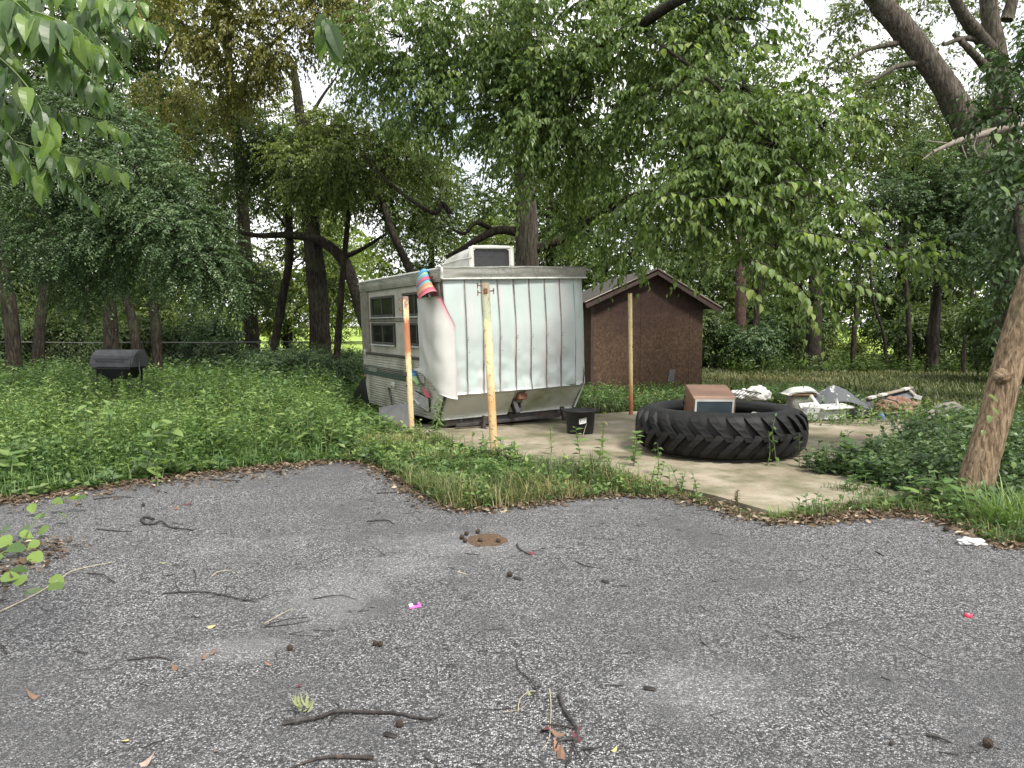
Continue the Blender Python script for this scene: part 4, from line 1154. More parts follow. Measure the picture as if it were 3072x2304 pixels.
# 260 of its nearest leaves as parts of their own, on sprays that hang towards the camera
BIGL = [fast_mesh('leaf', *leaf_big(.56 + .06 * k, 5, .14 + .1 * k, .07, .07), L_BRIGHT, np.full(len(leaf_big(.56, 5)[0]), .35 + .22 * k)) for k in range(3)]
def leaf_frame(d, up):
    y = Vector(d).normalized(); x = y.cross(Vector(up)).normalized(); z = x.cross(y)
    return Matrix((x, y, z)).transposed().to_4x4()
def spray(parent, pts, n, size, meshes, twmat, hang=.7, r=.004, inv=None, start=.15, out=.8):
    P = [Vector(p) for p in pts]
    mb = MB(); path = bark_tube(mb, P, [r] + [r * .75] * (len(P) - 2) + [r * .35], 5, 0)
    if len(P) < 2: return
    mb.build('twig', twmat, parent, world=True)
    inv = wmat(parent).inverted()
    m = len(path) - 1
    for i in range(n):
        f = start + (1 - start) * i / max(1, n - 1)
        k = min(int(f * m), m - 1); p = path[k].lerp(path[k + 1], f * m - k)
        t = (path[k + 1] - path[k]).normalized()
        s = t.cross(Vector((0, 0, 1)))
        s = s.normalized() if s.length > .05 else Vector((1, 0, 0))
        sg = 1 if i % 2 else -1
        d = t * .45 + s * sg * out + Vector((random.gauss(0, .25), random.gauss(0, .25), random.gauss(-hang, .3)))
        up = Vector((random.gauss(0, .3), random.gauss(-.2, .3), 1))
        if i == n - 1: d = t + Vector((0, 0, -hang * .5))
        sz = size * random.uniform(.7, 1.15) * (1.1 - .5 * f)
        o = link('leaf', random.choice(meshes), parent)
        o.matrix_local = inv @ Matrix.Translation(p + d.normalized() * sz * .12) @ leaf_frame(d, up) @ Matrix.Scale(sz, 4)
for a, b, c, n in (((1960, 150, 9.6), (2080, 130, 9.4), (2170, 220, 9.2), 15), ((1990, 300, 9.5), (2090, 270, 9.2), (2200, 330, 9), 13), ((2150, 40, 9.6), (2180, 110, 9.4), (2200, 180, 9.3), 14), ((2200, 180, 9.3), (2300, 130, 9), (2420, 190, 8.9), 17),
                   ((2330, 330, 9), (2420, 280, 8.8), (2530, 330, 8.7), 14), ((2100, 600, 8.6), (2220, 590, 8.4), (2330, 650, 8.3), 16), ((1960, 600, 9.2), (2040, 580, 9), (2110, 640, 8.9), 12), ((2300, 560, 8.5), (2420, 540, 8.3), (2540, 590, 8.3), 15),
                   ((2380, 690, 8.2), (2530, 720, 8.1), (2680, 790, 8.1), 17), ((2540, 720, 8.3), (2700, 760, 8.3), (2850, 830, 8.4), 18), ((2250, 780, 8.2), (2310, 800, 8.1), (2370, 860, 8), 12), ((2350, 830, 8.1), (2410, 880, 8), (2450, 980, 8), 16),
                   ((2200, 850, 8.3), (2260, 870, 8.2), (2290, 930, 8.2), 10), ((2040, 660, 8.8), (2100, 670, 8.7), (2150, 720, 8.6), 11), ((1850, 620, 10.6), (1900, 640, 10.5), (1950, 720, 10.4), 11), ((2500, 840, 8.4), (2590, 860, 8.4), (2680, 900, 8.4), 12),
                   ((1300, 230, 13), (1370, 210, 12.8), (1440, 290, 12.7), 12), ((1560, 150, 12), (1640, 140, 11.8), (1700, 220, 11.7), 13)):
    spray(ctr, [D(*a), D(*b), D(*c)], n, .135, BIGL, TWIG, .75, .006)

# --- feathery locust on the left
lx = 17.0
tree('feathery_locust_tree', 'feathery leaved tree on the left drooping over the grill',
    [([D(338, 1115, lx), D(330, 950, lx), D(318, 780, lx), D(310, 600, lx), D(330, 400, lx - .8)], [.17, .15, .13, .11, .05])],
    [([D(318, 740, lx), D(420, 600, 15), D(520, 560, 13), D(610, 700, 12.4)], [.07, .055, .035, .015]),
     ([D(60, 625, 14), D(190, 640, 13.5), D(290, 650, 13.4), D(350, 655, 13.3)], [.05, .055, .045, .03]),
     ([D(312, 600, lx), D(200, 520, 15), D(120, 560, 13.6)], [.07, .05, .02])],
    PX([(200, 380, 13, 150), (330, 400, 12.6, 140), (110, 560, 13, 150), (260, 560, 12.6, 150), (400, 520, 12.2, 130), (480, 600, 12, 115), (540, 690, 11.8, 105), (590, 780, 11.8, 90), (430, 700, 12.2, 120), (330, 700, 12.6, 120),
        (200, 720, 13, 130), (60, 760, 13.4, 130), (560, 840, 12.2, 80), (640, 850, 12, 70), (640, 770, 11.9, 60), (400, 830, 13, 80), (260, 850, 13.4, 90), (30, 420, 13, 110)]),
    .054, 18, L_LOCUST, BARK_DARK, cover=4.5, twig=.36, droop=.55, ldroop=.25, sub=22, spread=1.0, maxl=170000, sprd=.26, tw=3500, lean=(0.1, -.15, .0))
# --- dark trees left of centre, with bare black limbs
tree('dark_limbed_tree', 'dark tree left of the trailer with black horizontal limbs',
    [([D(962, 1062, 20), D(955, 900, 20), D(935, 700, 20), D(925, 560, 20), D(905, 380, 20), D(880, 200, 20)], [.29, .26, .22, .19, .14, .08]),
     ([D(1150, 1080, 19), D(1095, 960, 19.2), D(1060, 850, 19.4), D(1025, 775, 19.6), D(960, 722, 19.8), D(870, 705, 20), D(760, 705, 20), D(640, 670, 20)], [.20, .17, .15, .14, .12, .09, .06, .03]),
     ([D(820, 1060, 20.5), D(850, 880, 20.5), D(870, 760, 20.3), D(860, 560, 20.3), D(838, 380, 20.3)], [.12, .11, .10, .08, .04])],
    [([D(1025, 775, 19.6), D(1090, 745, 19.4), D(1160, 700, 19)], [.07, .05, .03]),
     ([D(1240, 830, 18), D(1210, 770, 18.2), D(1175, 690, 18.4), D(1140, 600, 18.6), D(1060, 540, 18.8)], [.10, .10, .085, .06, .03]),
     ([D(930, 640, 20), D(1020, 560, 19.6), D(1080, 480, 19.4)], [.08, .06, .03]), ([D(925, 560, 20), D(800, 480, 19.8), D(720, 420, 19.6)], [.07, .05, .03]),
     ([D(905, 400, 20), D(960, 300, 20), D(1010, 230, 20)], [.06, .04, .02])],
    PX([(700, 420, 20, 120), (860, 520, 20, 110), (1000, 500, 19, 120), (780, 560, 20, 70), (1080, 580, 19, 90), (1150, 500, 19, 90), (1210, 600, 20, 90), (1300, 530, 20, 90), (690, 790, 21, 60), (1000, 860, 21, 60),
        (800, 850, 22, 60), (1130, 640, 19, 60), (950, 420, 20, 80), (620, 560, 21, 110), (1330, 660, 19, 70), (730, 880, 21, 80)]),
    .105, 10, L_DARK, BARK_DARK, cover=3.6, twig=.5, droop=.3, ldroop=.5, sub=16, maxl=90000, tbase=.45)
tree('sunlit_young_tree', 'low bright crown with fine leaves in front of the dark limbs',
    [([D(1010, 1075, 18), D(1030, 800, 18), D(1050, 600, 17.5), D(1060, 450, 17.2)], [.08, .07, .05, .03])],
    [([D(1050, 600, 17.5), D(930, 520, 17), D(860, 480, 17)], [.04, .03, .015])],
    PX([(900, 480, 16.8, 110), (1010, 440, 16.6, 110), (1110, 410, 16.6, 110), (1220, 470, 16.6, 90), (1290, 520, 16.8, 60), (1050, 530, 16.8, 90), (950, 560, 17.2, 80)]),
    .075, 12, L_TREE, BARK_DARK, cover=4, twig=.4, droop=.45, ldroop=.6, sub=18, maxl=50000, tbase=.55)
tree('yellowing_tree', 'tree with yellow green foliage at the top left of centre',
    [([D(760, 1065, 23), D(740, 800, 23), D(720, 500, 22), D(690, 250, 20), D(680, 0, 19)], [.22, .19, .15, .11, .06])],
    [([D(700, 300, 20.5), D(800, 150, 19), D(900, 60, 18)], [.07, .05, .03]), ([D(695, 260, 20), D(600, 150, 19), D(540, 60, 18)], [.07, .05, .03])],
    PX([(560, 60, 17, 120), (690, 120, 17, 130), (820, 110, 17, 110), (660, 260, 18, 90), (510, 300, 19, 95), (950, 40, 17, 110), (1080, 30, 16.5, 100), (770, 230, 18, 80), (600, -60, 17, 120), (800, -60, 17, 130), (1020, -90, 17, 130), (520, 420, 20, 80)]),
    .095, 11, L_YELLOW, BARK_DARK, cover=3.4, twig=.5, droop=.6, ldroop=.7, sub=16, maxl=50000)
# --- the two thick trunks on the right
tree('leaning_double_tree', 'thick trunk leaning left across the bright sky at the right',
    [([D(3060, 1050, 14.5), D(3010, 760, 14.2), D(2925, 450, 14), D(2860, 300, 14), D(2760, 150, 14), D(2650, 20, 14), D(2540, -110, 14)], [.33, .27, .235, .22, .205, .19, .13])],
    [([D(2690, 130, 14), D(2600, 150, 13.6), D(2540, 190, 13.4)], [.05, .035, .015]), ([D(2750, 190, 14), D(2690, 200, 13.7), D(2640, 230, 13.5), D(2590, 250, 13.4)], [.06, .045, .03, .015]), ([D(2650, 20, 14), D(2590, -30, 13.8)], [.08, .05])],
    PX([(2600, 40, 14.5, 90), (2480, 240, 14.5, 95), (2600, 310, 15.5, 95), (2690, 400, 15, 70), (2560, 470, 15.5, 90), (2790, 330, 16.5, 55), (2520, 110, 15, 90), (2750, 40, 16, 70), (2650, 540, 15.5, 80), (2780, 470, 15.5, 60), (2430, 560, 15, 90)]),
    .085, 10, L_TREE, BARK, cover=2.2, twig=.45, droop=.45, ldroop=.6, sub=13, maxl=34000)
tree('forked_tree', 'dark forked trunk at the far right edge against the sky',
    [([D(3050, 1040, 15.5), D(3035, 700, 15.5), D(3020, 420, 15.4), D(2985, 150, 15.3), D(2955, -60, 15.2)], [.33, .28, .24, .19, .12])],
    [([D(2990, 170, 15.3), D(2900, 60, 15), D(2850, -30, 14.8)], [.15, .12, .09]), ([D(2960, 205, 15.2), D(2910, 150, 15), D(2860, 100, 15)], [.09, .07, .04]), ([D(2940, 120, 15.2), D(2890, 115, 15), D(2830, 135, 14.8)], [.06, .05, .03]), ([D(3020, 60, 15.3), D(3050, -40, 15.3)], [.12, .09])],
    PX([(2880, 40, 16, 75), (2990, 330, 17, 60), (2830, 330, 17, 60), (2880, 390, 17, 60), (2840, 200, 17, 45), (3060, 230, 16, 60), (2940, 250, 18, 45), (3020, 30, 16, 70)]),
    .085, 10, L_TREE, BARK, cover=1.5, twig=.45, sub=12, maxl=12000)
bb = thing('bare_bough', 'pale bare broken bough reaching in from the right edge', 'bough', D(3110, 385, 11))
mb = MB(); bark_tube(mb, [D(3130, 375, 11), D(3040, 380, 11), D(2960, 400, 11), D(2880, 422, 10.9), D(2800, 455, 10.8)], [.06, .055, .05, .04, .02], 9); mb.build('bough_wood', simple('pale_bough_bark', (.20, .17, .14), .9, .4, 20, .5, .01), bb, world=True)
for a, b, c in (((2880, 422), (2890, 450), (2900, 475)), ((2840, 430), (2800, 425), (2770, 420)), ((2930, 408), (2920, 440), (2935, 470)), ((2800, 455), (2780, 470), (2765, 480))):
    MB().tube([D(*a, 10.9), D(*b, 10.8), D(*c, 10.8)], [.014, .010, .004], 5).build('broken_twig', bpy.data.materials['pale_bough_bark'], bb, world=True)
tree('grey_green_mimosa', 'feathery grey green tree at the right above the thicket',
    [([D(2800, 1095, 14), D(2810, 900, 14), D(2820, 700, 13.6)], [.09, .075, .04])], [([D(2815, 760, 13.7), D(2900, 650, 13), D(2960, 600, 12.8)], [.04, .03, .012])],
    PX([(2740, 540, 13, 110), (2860, 530, 13, 110), (2780, 650, 13, 115), (2900, 650, 12.6, 105), (2660, 620, 13.6, 80), (2980, 560, 12.8, 90), (2850, 740, 12.8, 80), (2960, 740, 12.8, 80)]),
    .052, 18, L_LOCUST, BARK_DARK, cover=4, twig=.34, droop=.35, ldroop=.15, sub=18, spread=1.0, maxl=80000, sprd=.28)
# --- leaning trunk at the right edge, near
lt = thing('leaning_trunk_tree', 'brown leaning tree trunk at the right edge with ivy and dark leaves', 'tree', G(2915, 1500))
b0 = G(2915, 1500); dpt = b0.y
mb = MB(); bark_tube(mb, [b0 + Vector((0, 0, -.1)), b0 + Vector((.02, 0, .10)), D(2950, 1370, dpt), D(2985, 1250, dpt), D(3030, 1080, dpt), D(3085, 900, dpt), D(3150, 700, dpt), D(3240, 300, dpt)], [.20, .155, .135, .13, .125, .125, .12, .10], 20, .03)
mb.build('trunk', BARK_LEAN, lt, world=True)
MB().lathe([(0, .03), (.035, .035), (.06, .0), (.075, -.03)], n=12).build('knot', BARK_LEAN, lt).matrix_local = Matrix.Translation(D(3010, 1130, dpt - .12) - lt.location) @ Matrix.Rotation(math.pi / 2, 4, 'X')
mb = MB(); bark_tube(mb, [D(3100, 850, dpt), D(3060, 700, dpt + .6), D(3040, 560, dpt + 1)], [.05, .035, .02], 8); mb.build('limb', BARK_DARK, lt, world=True)
me, ends, tws = crown_mesh('crown', PX([(3050, 330, 8, 85), (3065, 480, 8, 95), (3050, 620, 8.2, 90), (3020, 720, 8.6, 80), (3070, 780, 8.2, 90), (3010, 850, 8.8, 60), (3080, 180, 8, 90), (3130, 560, 7.6, 120), (3060, 960, 8.6, 70)]), .085, 11, T4, L_GROUND, cover=3.8, twig=.4, sub=14, maxl=16000, droop=.4, ldroop=.6, tbase=.4)
for m, nm in ((me, 'crown'), (twig_mesh('twigs', ends, .012, BARK_DARK, (*tws, .004, 900)), 'twigs')):
    m.transform(Matrix.Translation(-lt.location)); o = link(nm, m, lt); o['kind'] = 'stuff'
for px, py, s in ((2965, 1185, .09), (2975, 1225, .08), (2968, 1245, .08), (2950, 1290, .06), (3040, 1385, .07), (3000, 560, .12), (2990, 400, .10)):
    o = link('leaf', BIGL[1], lt); o.matrix_local = Matrix.Translation(D(px, py, dpt - .2) - lt.location) @ leaf_frame((random.uniform(-1, 1), -.4, -.5), (0, -.6, 1)) @ Matrix.Scale(s, 4)

# --- trees behind: shared kinds, each a thing
def bgkind(h, w, mat, seed, leafsz=.17, base=1.3, maxl=36000, cover=1.9):
    cl = []
    n = 22
    for i in range(n):
        f = i / (n - 1)
        z = base + (h - base) * f
        rr = w * math.sin(math.pi * (.12 + .80 * f)) ** .7
        a = rng.uniform(0, 6.28)
        cl.append(((rr * .65 * math.cos(a), rr * .65 * math.sin(a), z), (rr * .62, rr * .62, h * .10)))
    me, ends, tws = crown_mesh('crown', cl, leafsz, 9, T2, mat, cover=cover, twig=.7, sub=15, maxl=maxl, droop=.4, ldroop=.5, sprd=.34)
    tw = twig_mesh('twigs', ends, .02, BARK_DARK, (*tws, .006, 800))
    mb = MB(); bark_tube(mb, [(0, 0, -.2), (.1, 0, h * .25), (-.1, .1, h * .5), (.15, 0, h * .75), (.1, 0, h * .95)], [.22, .18, .14, .09, .03], 10)
    tk = mb.mesh('trunk', BARK_DARK)
    limbs = []
    for c, r in cl[1::2]:
        mb = MB(); bark_tube(mb, [(0, 0, c[2] - 1.2), (c[0] * .4, c[1] * .4, c[2] - .4), c], [.07, .05, .02], 6); limbs.append(mb.mesh('limb', BARK_DARK))
    return me, tw, tk, limbs
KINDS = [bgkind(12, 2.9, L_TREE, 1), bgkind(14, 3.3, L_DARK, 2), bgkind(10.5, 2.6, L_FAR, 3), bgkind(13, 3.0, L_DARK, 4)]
def bgtree(k, x, y, rz, s, label, hz=1):
    t = thing('woodland_tree', label, 'tree', (x, y, 0), (0, 0, rz), 'woodland trees behind the yard')
    t.scale = (s, s, s * hz)
    me, tw, tk, limbs = KINDS[k]
    link('trunk', tk, t)
    for l in limbs: link('limb', l, t)
    a = link('crown', me, t); a['kind'] = 'stuff'; b = link('twigs', tw, t); b['kind'] = 'stuff'
    return t
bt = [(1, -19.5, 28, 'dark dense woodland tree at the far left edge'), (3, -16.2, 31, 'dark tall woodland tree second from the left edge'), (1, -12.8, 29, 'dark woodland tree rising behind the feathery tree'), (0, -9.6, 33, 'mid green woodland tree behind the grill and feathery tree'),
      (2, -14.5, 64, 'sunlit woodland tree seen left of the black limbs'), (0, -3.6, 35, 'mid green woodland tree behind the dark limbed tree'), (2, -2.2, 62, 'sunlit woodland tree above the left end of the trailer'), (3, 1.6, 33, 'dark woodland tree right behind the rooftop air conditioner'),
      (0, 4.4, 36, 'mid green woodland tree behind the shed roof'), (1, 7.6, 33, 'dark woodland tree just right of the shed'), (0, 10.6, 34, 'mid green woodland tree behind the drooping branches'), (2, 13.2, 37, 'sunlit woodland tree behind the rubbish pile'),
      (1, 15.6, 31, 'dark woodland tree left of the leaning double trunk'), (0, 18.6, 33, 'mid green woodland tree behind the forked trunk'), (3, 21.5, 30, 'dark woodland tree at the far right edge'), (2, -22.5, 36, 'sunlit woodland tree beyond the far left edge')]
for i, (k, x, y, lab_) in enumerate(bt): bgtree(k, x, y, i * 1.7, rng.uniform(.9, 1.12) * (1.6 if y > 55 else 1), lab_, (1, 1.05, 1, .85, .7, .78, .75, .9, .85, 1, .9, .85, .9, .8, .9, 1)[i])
# thin trunks standing in the thicket
for i, (px, py0, py1, d, r, bk, lab_) in enumerate([(40, 1075, 700, 19, .20, 0, 'dark trunk at the left edge wrapped in ivy'), (110, 1065, 780, 20, .16, 0, 'second dark trunk from the left edge'), (255, 1062, 800, 22, .09, 0, 'slim trunk left of the grill'),
      (412, 1065, 760, 19, .13, 0, 'slanting trunk right of the grill'), (470, 1062, 800, 19.5, .14, 0, 'straight trunk behind the fence post'), (640, 1065, 830, 23, .07, 0, 'thin sapling trunk in the left gap'), (2222, 1092, 850, 27, .24, 1, 'reddish trunk right of the shed'),
      (2262, 1090, 860, 27, .15, 0, 'black trunk beside the reddish one'), (2440, 1098, 900, 26, .30, 0, 'black stump like trunk under the hanging leaves'), (2560, 1096, 880, 26, .10, 0, 'thin trunk in the right thicket, left of the pair'), (2730, 1100, 880, 25, .09, 0, 'thin trunk in the middle of the right thicket'),
      (2790, 1105, 860, 25, .14, 0, 'stouter trunk in the right thicket'), (2890, 1105, 900, 24, .07, 0, 'thinnest trunk in the right thicket'), (2660, 1098, 900, 26, .06, 0, 'bent sapling in the right thicket')]):
    b = D(px, py0, d); b.z = 0
    t = thing('bare_tree', lab_, 'tree', b, group='trunks in the thicket')
    lean = (-60, 40, 10, -80, -25, 30, 0, 20, 5, 15, -10, 20, 25, -40)[i]
    mb = MB(); bark_tube(mb, [b + Vector((0, 0, -.1)), b.lerp(D(px + lean * .4, py1, d), .5), D(px + lean, py1, d), D(px + lean * 1.4, py1 - 170, d)], [r, r * .85, r * .75, r * .45], 10)
    mb.build('trunk', (BARK_DARK, simple('reddish_bark', (.060, .032, .025), .9, .4, 12, .6, .02))[bk], t, world=True)

# --- shrubs of the thicket: shared kinds, each a thing
def shrubkind(r, h, mat, leafsz, maxl=14000, cover=3.8):
    cl = []
    for i in range(7):
        a = i * 2.4; q = r * .6 * math.sqrt((i + .5) / 7)
        cl.append(((q * math.cos(a), q * math.sin(a), h * (.35 + .35 * ((i * 37) % 7) / 7)), (r * .5, r * .5, h * .28)))
    me, ends, tws = crown_mesh('foliage', cl, leafsz, 9, T2, mat, cover=cover, twig=.4, sub=9, maxl=maxl, droop=.4, ldroop=.5, sprd=.38)
    tw = twig_mesh('stems', [(V3((0, 0, 0)), V3([c for c, _ in cl]))] + ends, .015, BARK_DARK)
    return me, tw
SK = [shrubkind(1.7, 2.7, L_DARK, .12), shrubkind(1.5, 2.1, L_GROUND, .11), shrubkind(1.6, 3.4, L_TREE, .12), shrubkind(1.0, 1.3, L_LOCUST, .06, 16000, 3.6), shrubkind(1.4, 2.4, L_FAR, .12)]
def shrub(k, x, y, s, lab_, rz=0):
    t = thing('shrub', lab_, 'shrub', (x, y, 0), (0, 0, rz), 'shrubs of the thicket'); t.scale = (s, s, s)
    a = link('foliage', SK[k][0], t); a['kind'] = 'stuff'; b = link('stems', SK[k][1], t); b['kind'] = 'stuff'
sh_list = [(0, -17.5, 25, 1.1, 'dark shrub at the left edge of the thicket'), (1, -15.2, 22.5, 1.0, 'low dark green shrub left of the slim trunk'), (0, -16.6, 22, .8, 'dark shrub close behind the left end of the fence'), (0, -13.0, 22.5, .8, 'dark shrub behind the fence, left of the grill'), (0, -11.2, 22.2, .75, 'dark shrub behind the fence, right behind the grill'), (1, -8.9, 22.6, .7, 'low dark shrub behind the fence right of its post'), (0, -13.4, 26, 1.1, 'dark shrub behind the slim trunk'), (2, -11.4, 25, 1.0, 'mid green shrub behind the grill'),
           (1, -9.6, 24, .95, 'low dark green shrub right of the fence post'), (3, -7.4, 22.5, .75, 'feathery shrub in front of the bright meadow gap'), (3, -5.2, 17.6, .9, 'bright feathery bush behind the weeds'),
           (3, -4.4, 18.6, .85, 'feathery bush close to the trailer rear'), (4, -3.4, 31, 1.3, 'sunlit shrub right of the dark trunk'),
           (0, 6.4, 27.5, .9, 'dark shrub right of the shed'), (1, 8.2, 26.5, .9, 'low dark green shrub left of the reddish trunk'), (0, 9.8, 28, 1.1, 'dark shrub behind the black trunk'), (2, 11.4, 29, .6, 'mid green shrub in the right thicket'), (4, 13.2, 30, .5, 'sunlit shrub in the right thicket'),
           (0, 14.2, 27, .95, 'dark shrub above the rubbish pile'), (1, 16.2, 25.5, .8, 'low dark green shrub behind the log'), (0, 17.4, 26.5, 1.1, 'dark shrub behind the leaning trunk'), (0, 13.6, 20.5, 1.0, 'tall dark shrub at the right edge by the leaning trunk'), (2, 4.8, 26, 1.0, 'mid green shrub hidden behind the shed'), (0, 2.0, 26, 1.0, 'dark shrub between shed and trailer')]
for i, (k, x, y, s, l_) in enumerate(sh_list): shrub(k, x, y, s, l_, i * 1.3)

# far edge of the meadow: a wood that reads as one mass
n = 16000
fx = rng.uniform(-150, 150, n); fz = rng.uniform(0, 1, n) ** .8 * (9 + 4 * np.sin(fx * .21) + 2 * np.sin(fx * .53))
p = np.stack([fx, 105 + rng.uniform(-4, 6, n), fz], 1)
V, T = leaves(p, rnd(n, 3) + np.array([0, -.3, -.4]), rnd(n, 3) + np.array([0, -.5, 1]), rng.uniform(.7, 1.6, n), T2)
tag(link('far_wood', fast_mesh('far_wood', V, T, L_FAR, tint_for(n, 4, .4, .2))), 'distant sunlit wood beyond the meadow', kind='stuff')

# ================================================================== FENCE
fe = thing('wire_fence', 'old wire fence with pipe posts along the left thicket', 'fence', (-9.6, 20, 0))
FM = simple('galvanised_pipe', (.075, .075, .07), .6, .3, 20)
fp = [(-16.5, 20.6), (-13.0, 20.3), (-9.58, 20.0), (-6.3, 20.6), (-3.1, 21.3)]
for x, y in fp: MB().tube([(x, y, 0), (x, y, 1.16)], .032, 8).build('fence_post', FM, fe, world=True)
for (a, b), (c, d) in zip(fp[:-1], fp[1:]):
    MB().tube([(a, b, 1.10), ((a + c) / 2, (b + d) / 2, 1.085), (c, d, 1.10)], .018, 6).build('top_rail', FM, fe, world=True)
    mb = MB()
    k = 26
    for i in range(k):
        for s in (1, -1):
            f0, f1 = i / k, min(1, max(0, (i + s * 8) / k))
            mb.tube([(a + (c - a) * f0, b + (d - b) * f0 + .02, .05), (a + (c - a) * f1, b + (d - b) * f1 + .02, .05 + 1.02 * abs(f1 - f0) * k / 8)], .0018, 3, cap=False)
    o = mb.build('wire_mesh', FM, fe, world=True); o['kind'] = 'stuff'

# ================================================================== OVERHANGING NEAR BRANCHES
NEARL = [fast_mesh('leaf', *leaf_big(.40 + .04 * k, 7, .20 + .12 * k, .10, .04), L_NEAR, np.full(len(leaf_big(.5, 7)[0]), .10 + .24 * k)) for k in range(4)]
ob = thing('overhanging_branch', 'leafy branch with large bright leaves hanging into the top left corner', 'branch', (-2.7, 2.9, 2.7))
mb = MB(); bark_tube(mb, [D(-700, 100, 3.0), D(-380, -60, 2.9), D(-120, -90, 2.8), D(120, -70, 2.7), D(320, -50, 2.7)], [.03, .025, .018, .012, .006], 8); mb.build('bough', TWIG, ob, world=True)
mb = MB(); bark_tube(mb, [D(-600, 100, 3.0), D(-300, 160, 2.9), D(-80, 200, 2.7), D(40, 330, 2.6)], [.022, .018, .012, .006], 8); mb.build('bough', TWIG, ob, world=True)
for pts, n, s in (([(-60, -80, 2.7), (200, 20, 2.6), (350, 30, 2.5), (470, 80, 2.5)], 17, .10), ([(120, -70, 2.6), (300, -10, 2.5), (430, 5, 2.5)], 12, .095), ([(-40, 20, 2.4), (110, 90, 2.3), (220, 190, 2.3), (310, 270, 2.3)], 15, .115), ([(0, 10, 2.3), (120, 40, 2.2), (230, 90, 2.2), (300, 160, 2.2)], 13, .12),
                  ([(-60, 130, 2.3), (30, 200, 2.2), (110, 300, 2.2), (150, 400, 2.2)], 12, .115), ([(20, 260, 2.8), (170, 330, 2.8), (290, 360, 2.8), (390, 400, 2.8)], 15, .085), ([(30, 420, 2.8), (170, 460, 2.8), (290, 480, 2.8), (380, 520, 2.8)], 14, .085), ([(0, 440, 2.8), (120, 500, 2.8), (210, 540, 2.8), (270, 600, 2.8)], 13, .085),
                  ([(-80, 330, 2.6), (20, 400, 2.6), (80, 480, 2.6), (120, 560, 2.6)], 12, .095), ([(-50, -60, 2.3), (40, 0, 2.2), (100, 60, 2.2)], 9, .13), ([(200, -60, 2.7), (330, 60, 2.6), (370, 130, 2.6)], 10, .095), ([(240, 60, 2.8), (310, 130, 2.8), (370, 210, 2.8)], 10, .085), ([(-90, 200, 2.5), (-20, 260, 2.4), (40, 330, 2.4)], 9, .11), ([(-20, -40, 2.9), (90, 10, 2.9), (170, 110, 2.9), (200, 210, 2.9)], 13, .10),
                  ([(-60, 60, 2.8), (10, 120, 2.8), (60, 200, 2.8), (90, 270, 2.8)], 12, .10), ([(140, 200, 2.8), (230, 240, 2.8), (300, 300, 2.8)], 10, .09)):
    spray(ob, [D(*q) for q in pts], int(n * 2.3), s * .98, NEARL, STEM, .9, .003, start=.05)
hb = thing('hanging_leaf_spray', 'small spray of large leaves hanging from the top edge left of centre', 'branch', D(975, -60, 2.6))
spray(hb, [D(960, -90, 2.6), D(968, 0, 2.6), D(972, 40, 2.6)], 2, .06, NEARL, STEM, .8, .003)
for px, py, s, dx, k in ((970, 40, .085, -.25, 0), (975, 55, .10, .35, 1), (968, 75, .095, -.05, 3), (985, 70, .13, .42, 0), (990, 100, .10, .25, 1), (965, 95, .07, -.2, 2)):
    o = link('leaf', NEARL[k], hb); o.matrix_local = Matrix.Translation(D(px, py, 2.6) - hb.location) @ leaf_frame((dx, -.15, -1), (.3, -1, .2)) @ Matrix.Scale(s, 4)

# ================================================================== WEEDS, GRASS, GROUND COVER
def pts_in(n, x0, x1, y0, y1, ok):
    x = rng.uniform(x0, x1, n); y = rng.uniform(y0, y1, n)
    k = ok(x, y); return np.stack([x[k], y[k], np.zeros(k.sum())], 1)
def tr_local(x, y):
    dx, dy = x + .917, y - 10.8
    return dx * .891 + dy * .454, -dx * .454 + dy * .891
def slab_local(x, y):
    dx, dy = x - 2.13, y - 6.09
    return dx * .891 + dy * .454, -dx * .454 + dy * .891
def pn(x, y, s=1.0, o=0.0):
    return np.sin(x * 1.3 * s + o) * np.cos(y * 1.7 * s - o * 2) * .5 + np.sin(x * 3.1 * s + y * 2.3 * s + o * 3) * .3 + np.sin(x * .6 * s - y * .9 * s + o) * .4
def field(x, y, m=.1):
    a, b = tr_local(x, y); u, v = slab_local(x, y)
    return (y > asphalt_y(x) + m) & ~((u > -1.05) & (v > 2.6) & (v < SLAB_L)) & ~((a > -.1) & (b > -.05) & (b < 4.4)) & ~((u > -.05) & (v < SLAB_L + .1) & (v > -.1)) & (x < .6)
def stem_plants(P, h, K, leafsz, mat, name, label, tpl=T4, ldroop=.1, spread=.9, tbase=.45, r=.004, stuff=True):
    n = len(P)
    d = unit(np.stack([rng.normal(0, .16, n), rng.normal(0, .16, n), np.ones(n)], 1))
    p, dr, up, sz = twig_leaves(P, d, h, K, leafsz, .05, ldroop, True, spread, .12, .25)
    V, T = leaves(p, dr, up, sz, tpl)
    t = np.repeat(rng.normal(0, .14, n), K)
    # leaves get paler towards the top
    t = t + np.tile(np.linspace(-.12, .18, K), n)
    tint = np.concatenate([tint_for(len(p), len(tpl[0]), tbase, .13, t), np.full(n * 9, .3)])
    tt = np.linspace(0, 1, 3)[None, :, None]
    Pt = P[:, None] + d[:, None] * (h[:, None, None] * tt)
    V2, T2_ = tubes(Pt, np.linspace(r, r * .5, 3)[None].repeat(n, 0), 3)
    V, T = merge([(V, T), (V2, T2_)])
    o = link(name, fast_mesh(name, V, T, mat, tint))
    return tag(o, label, kind='stuff') if stuff else o
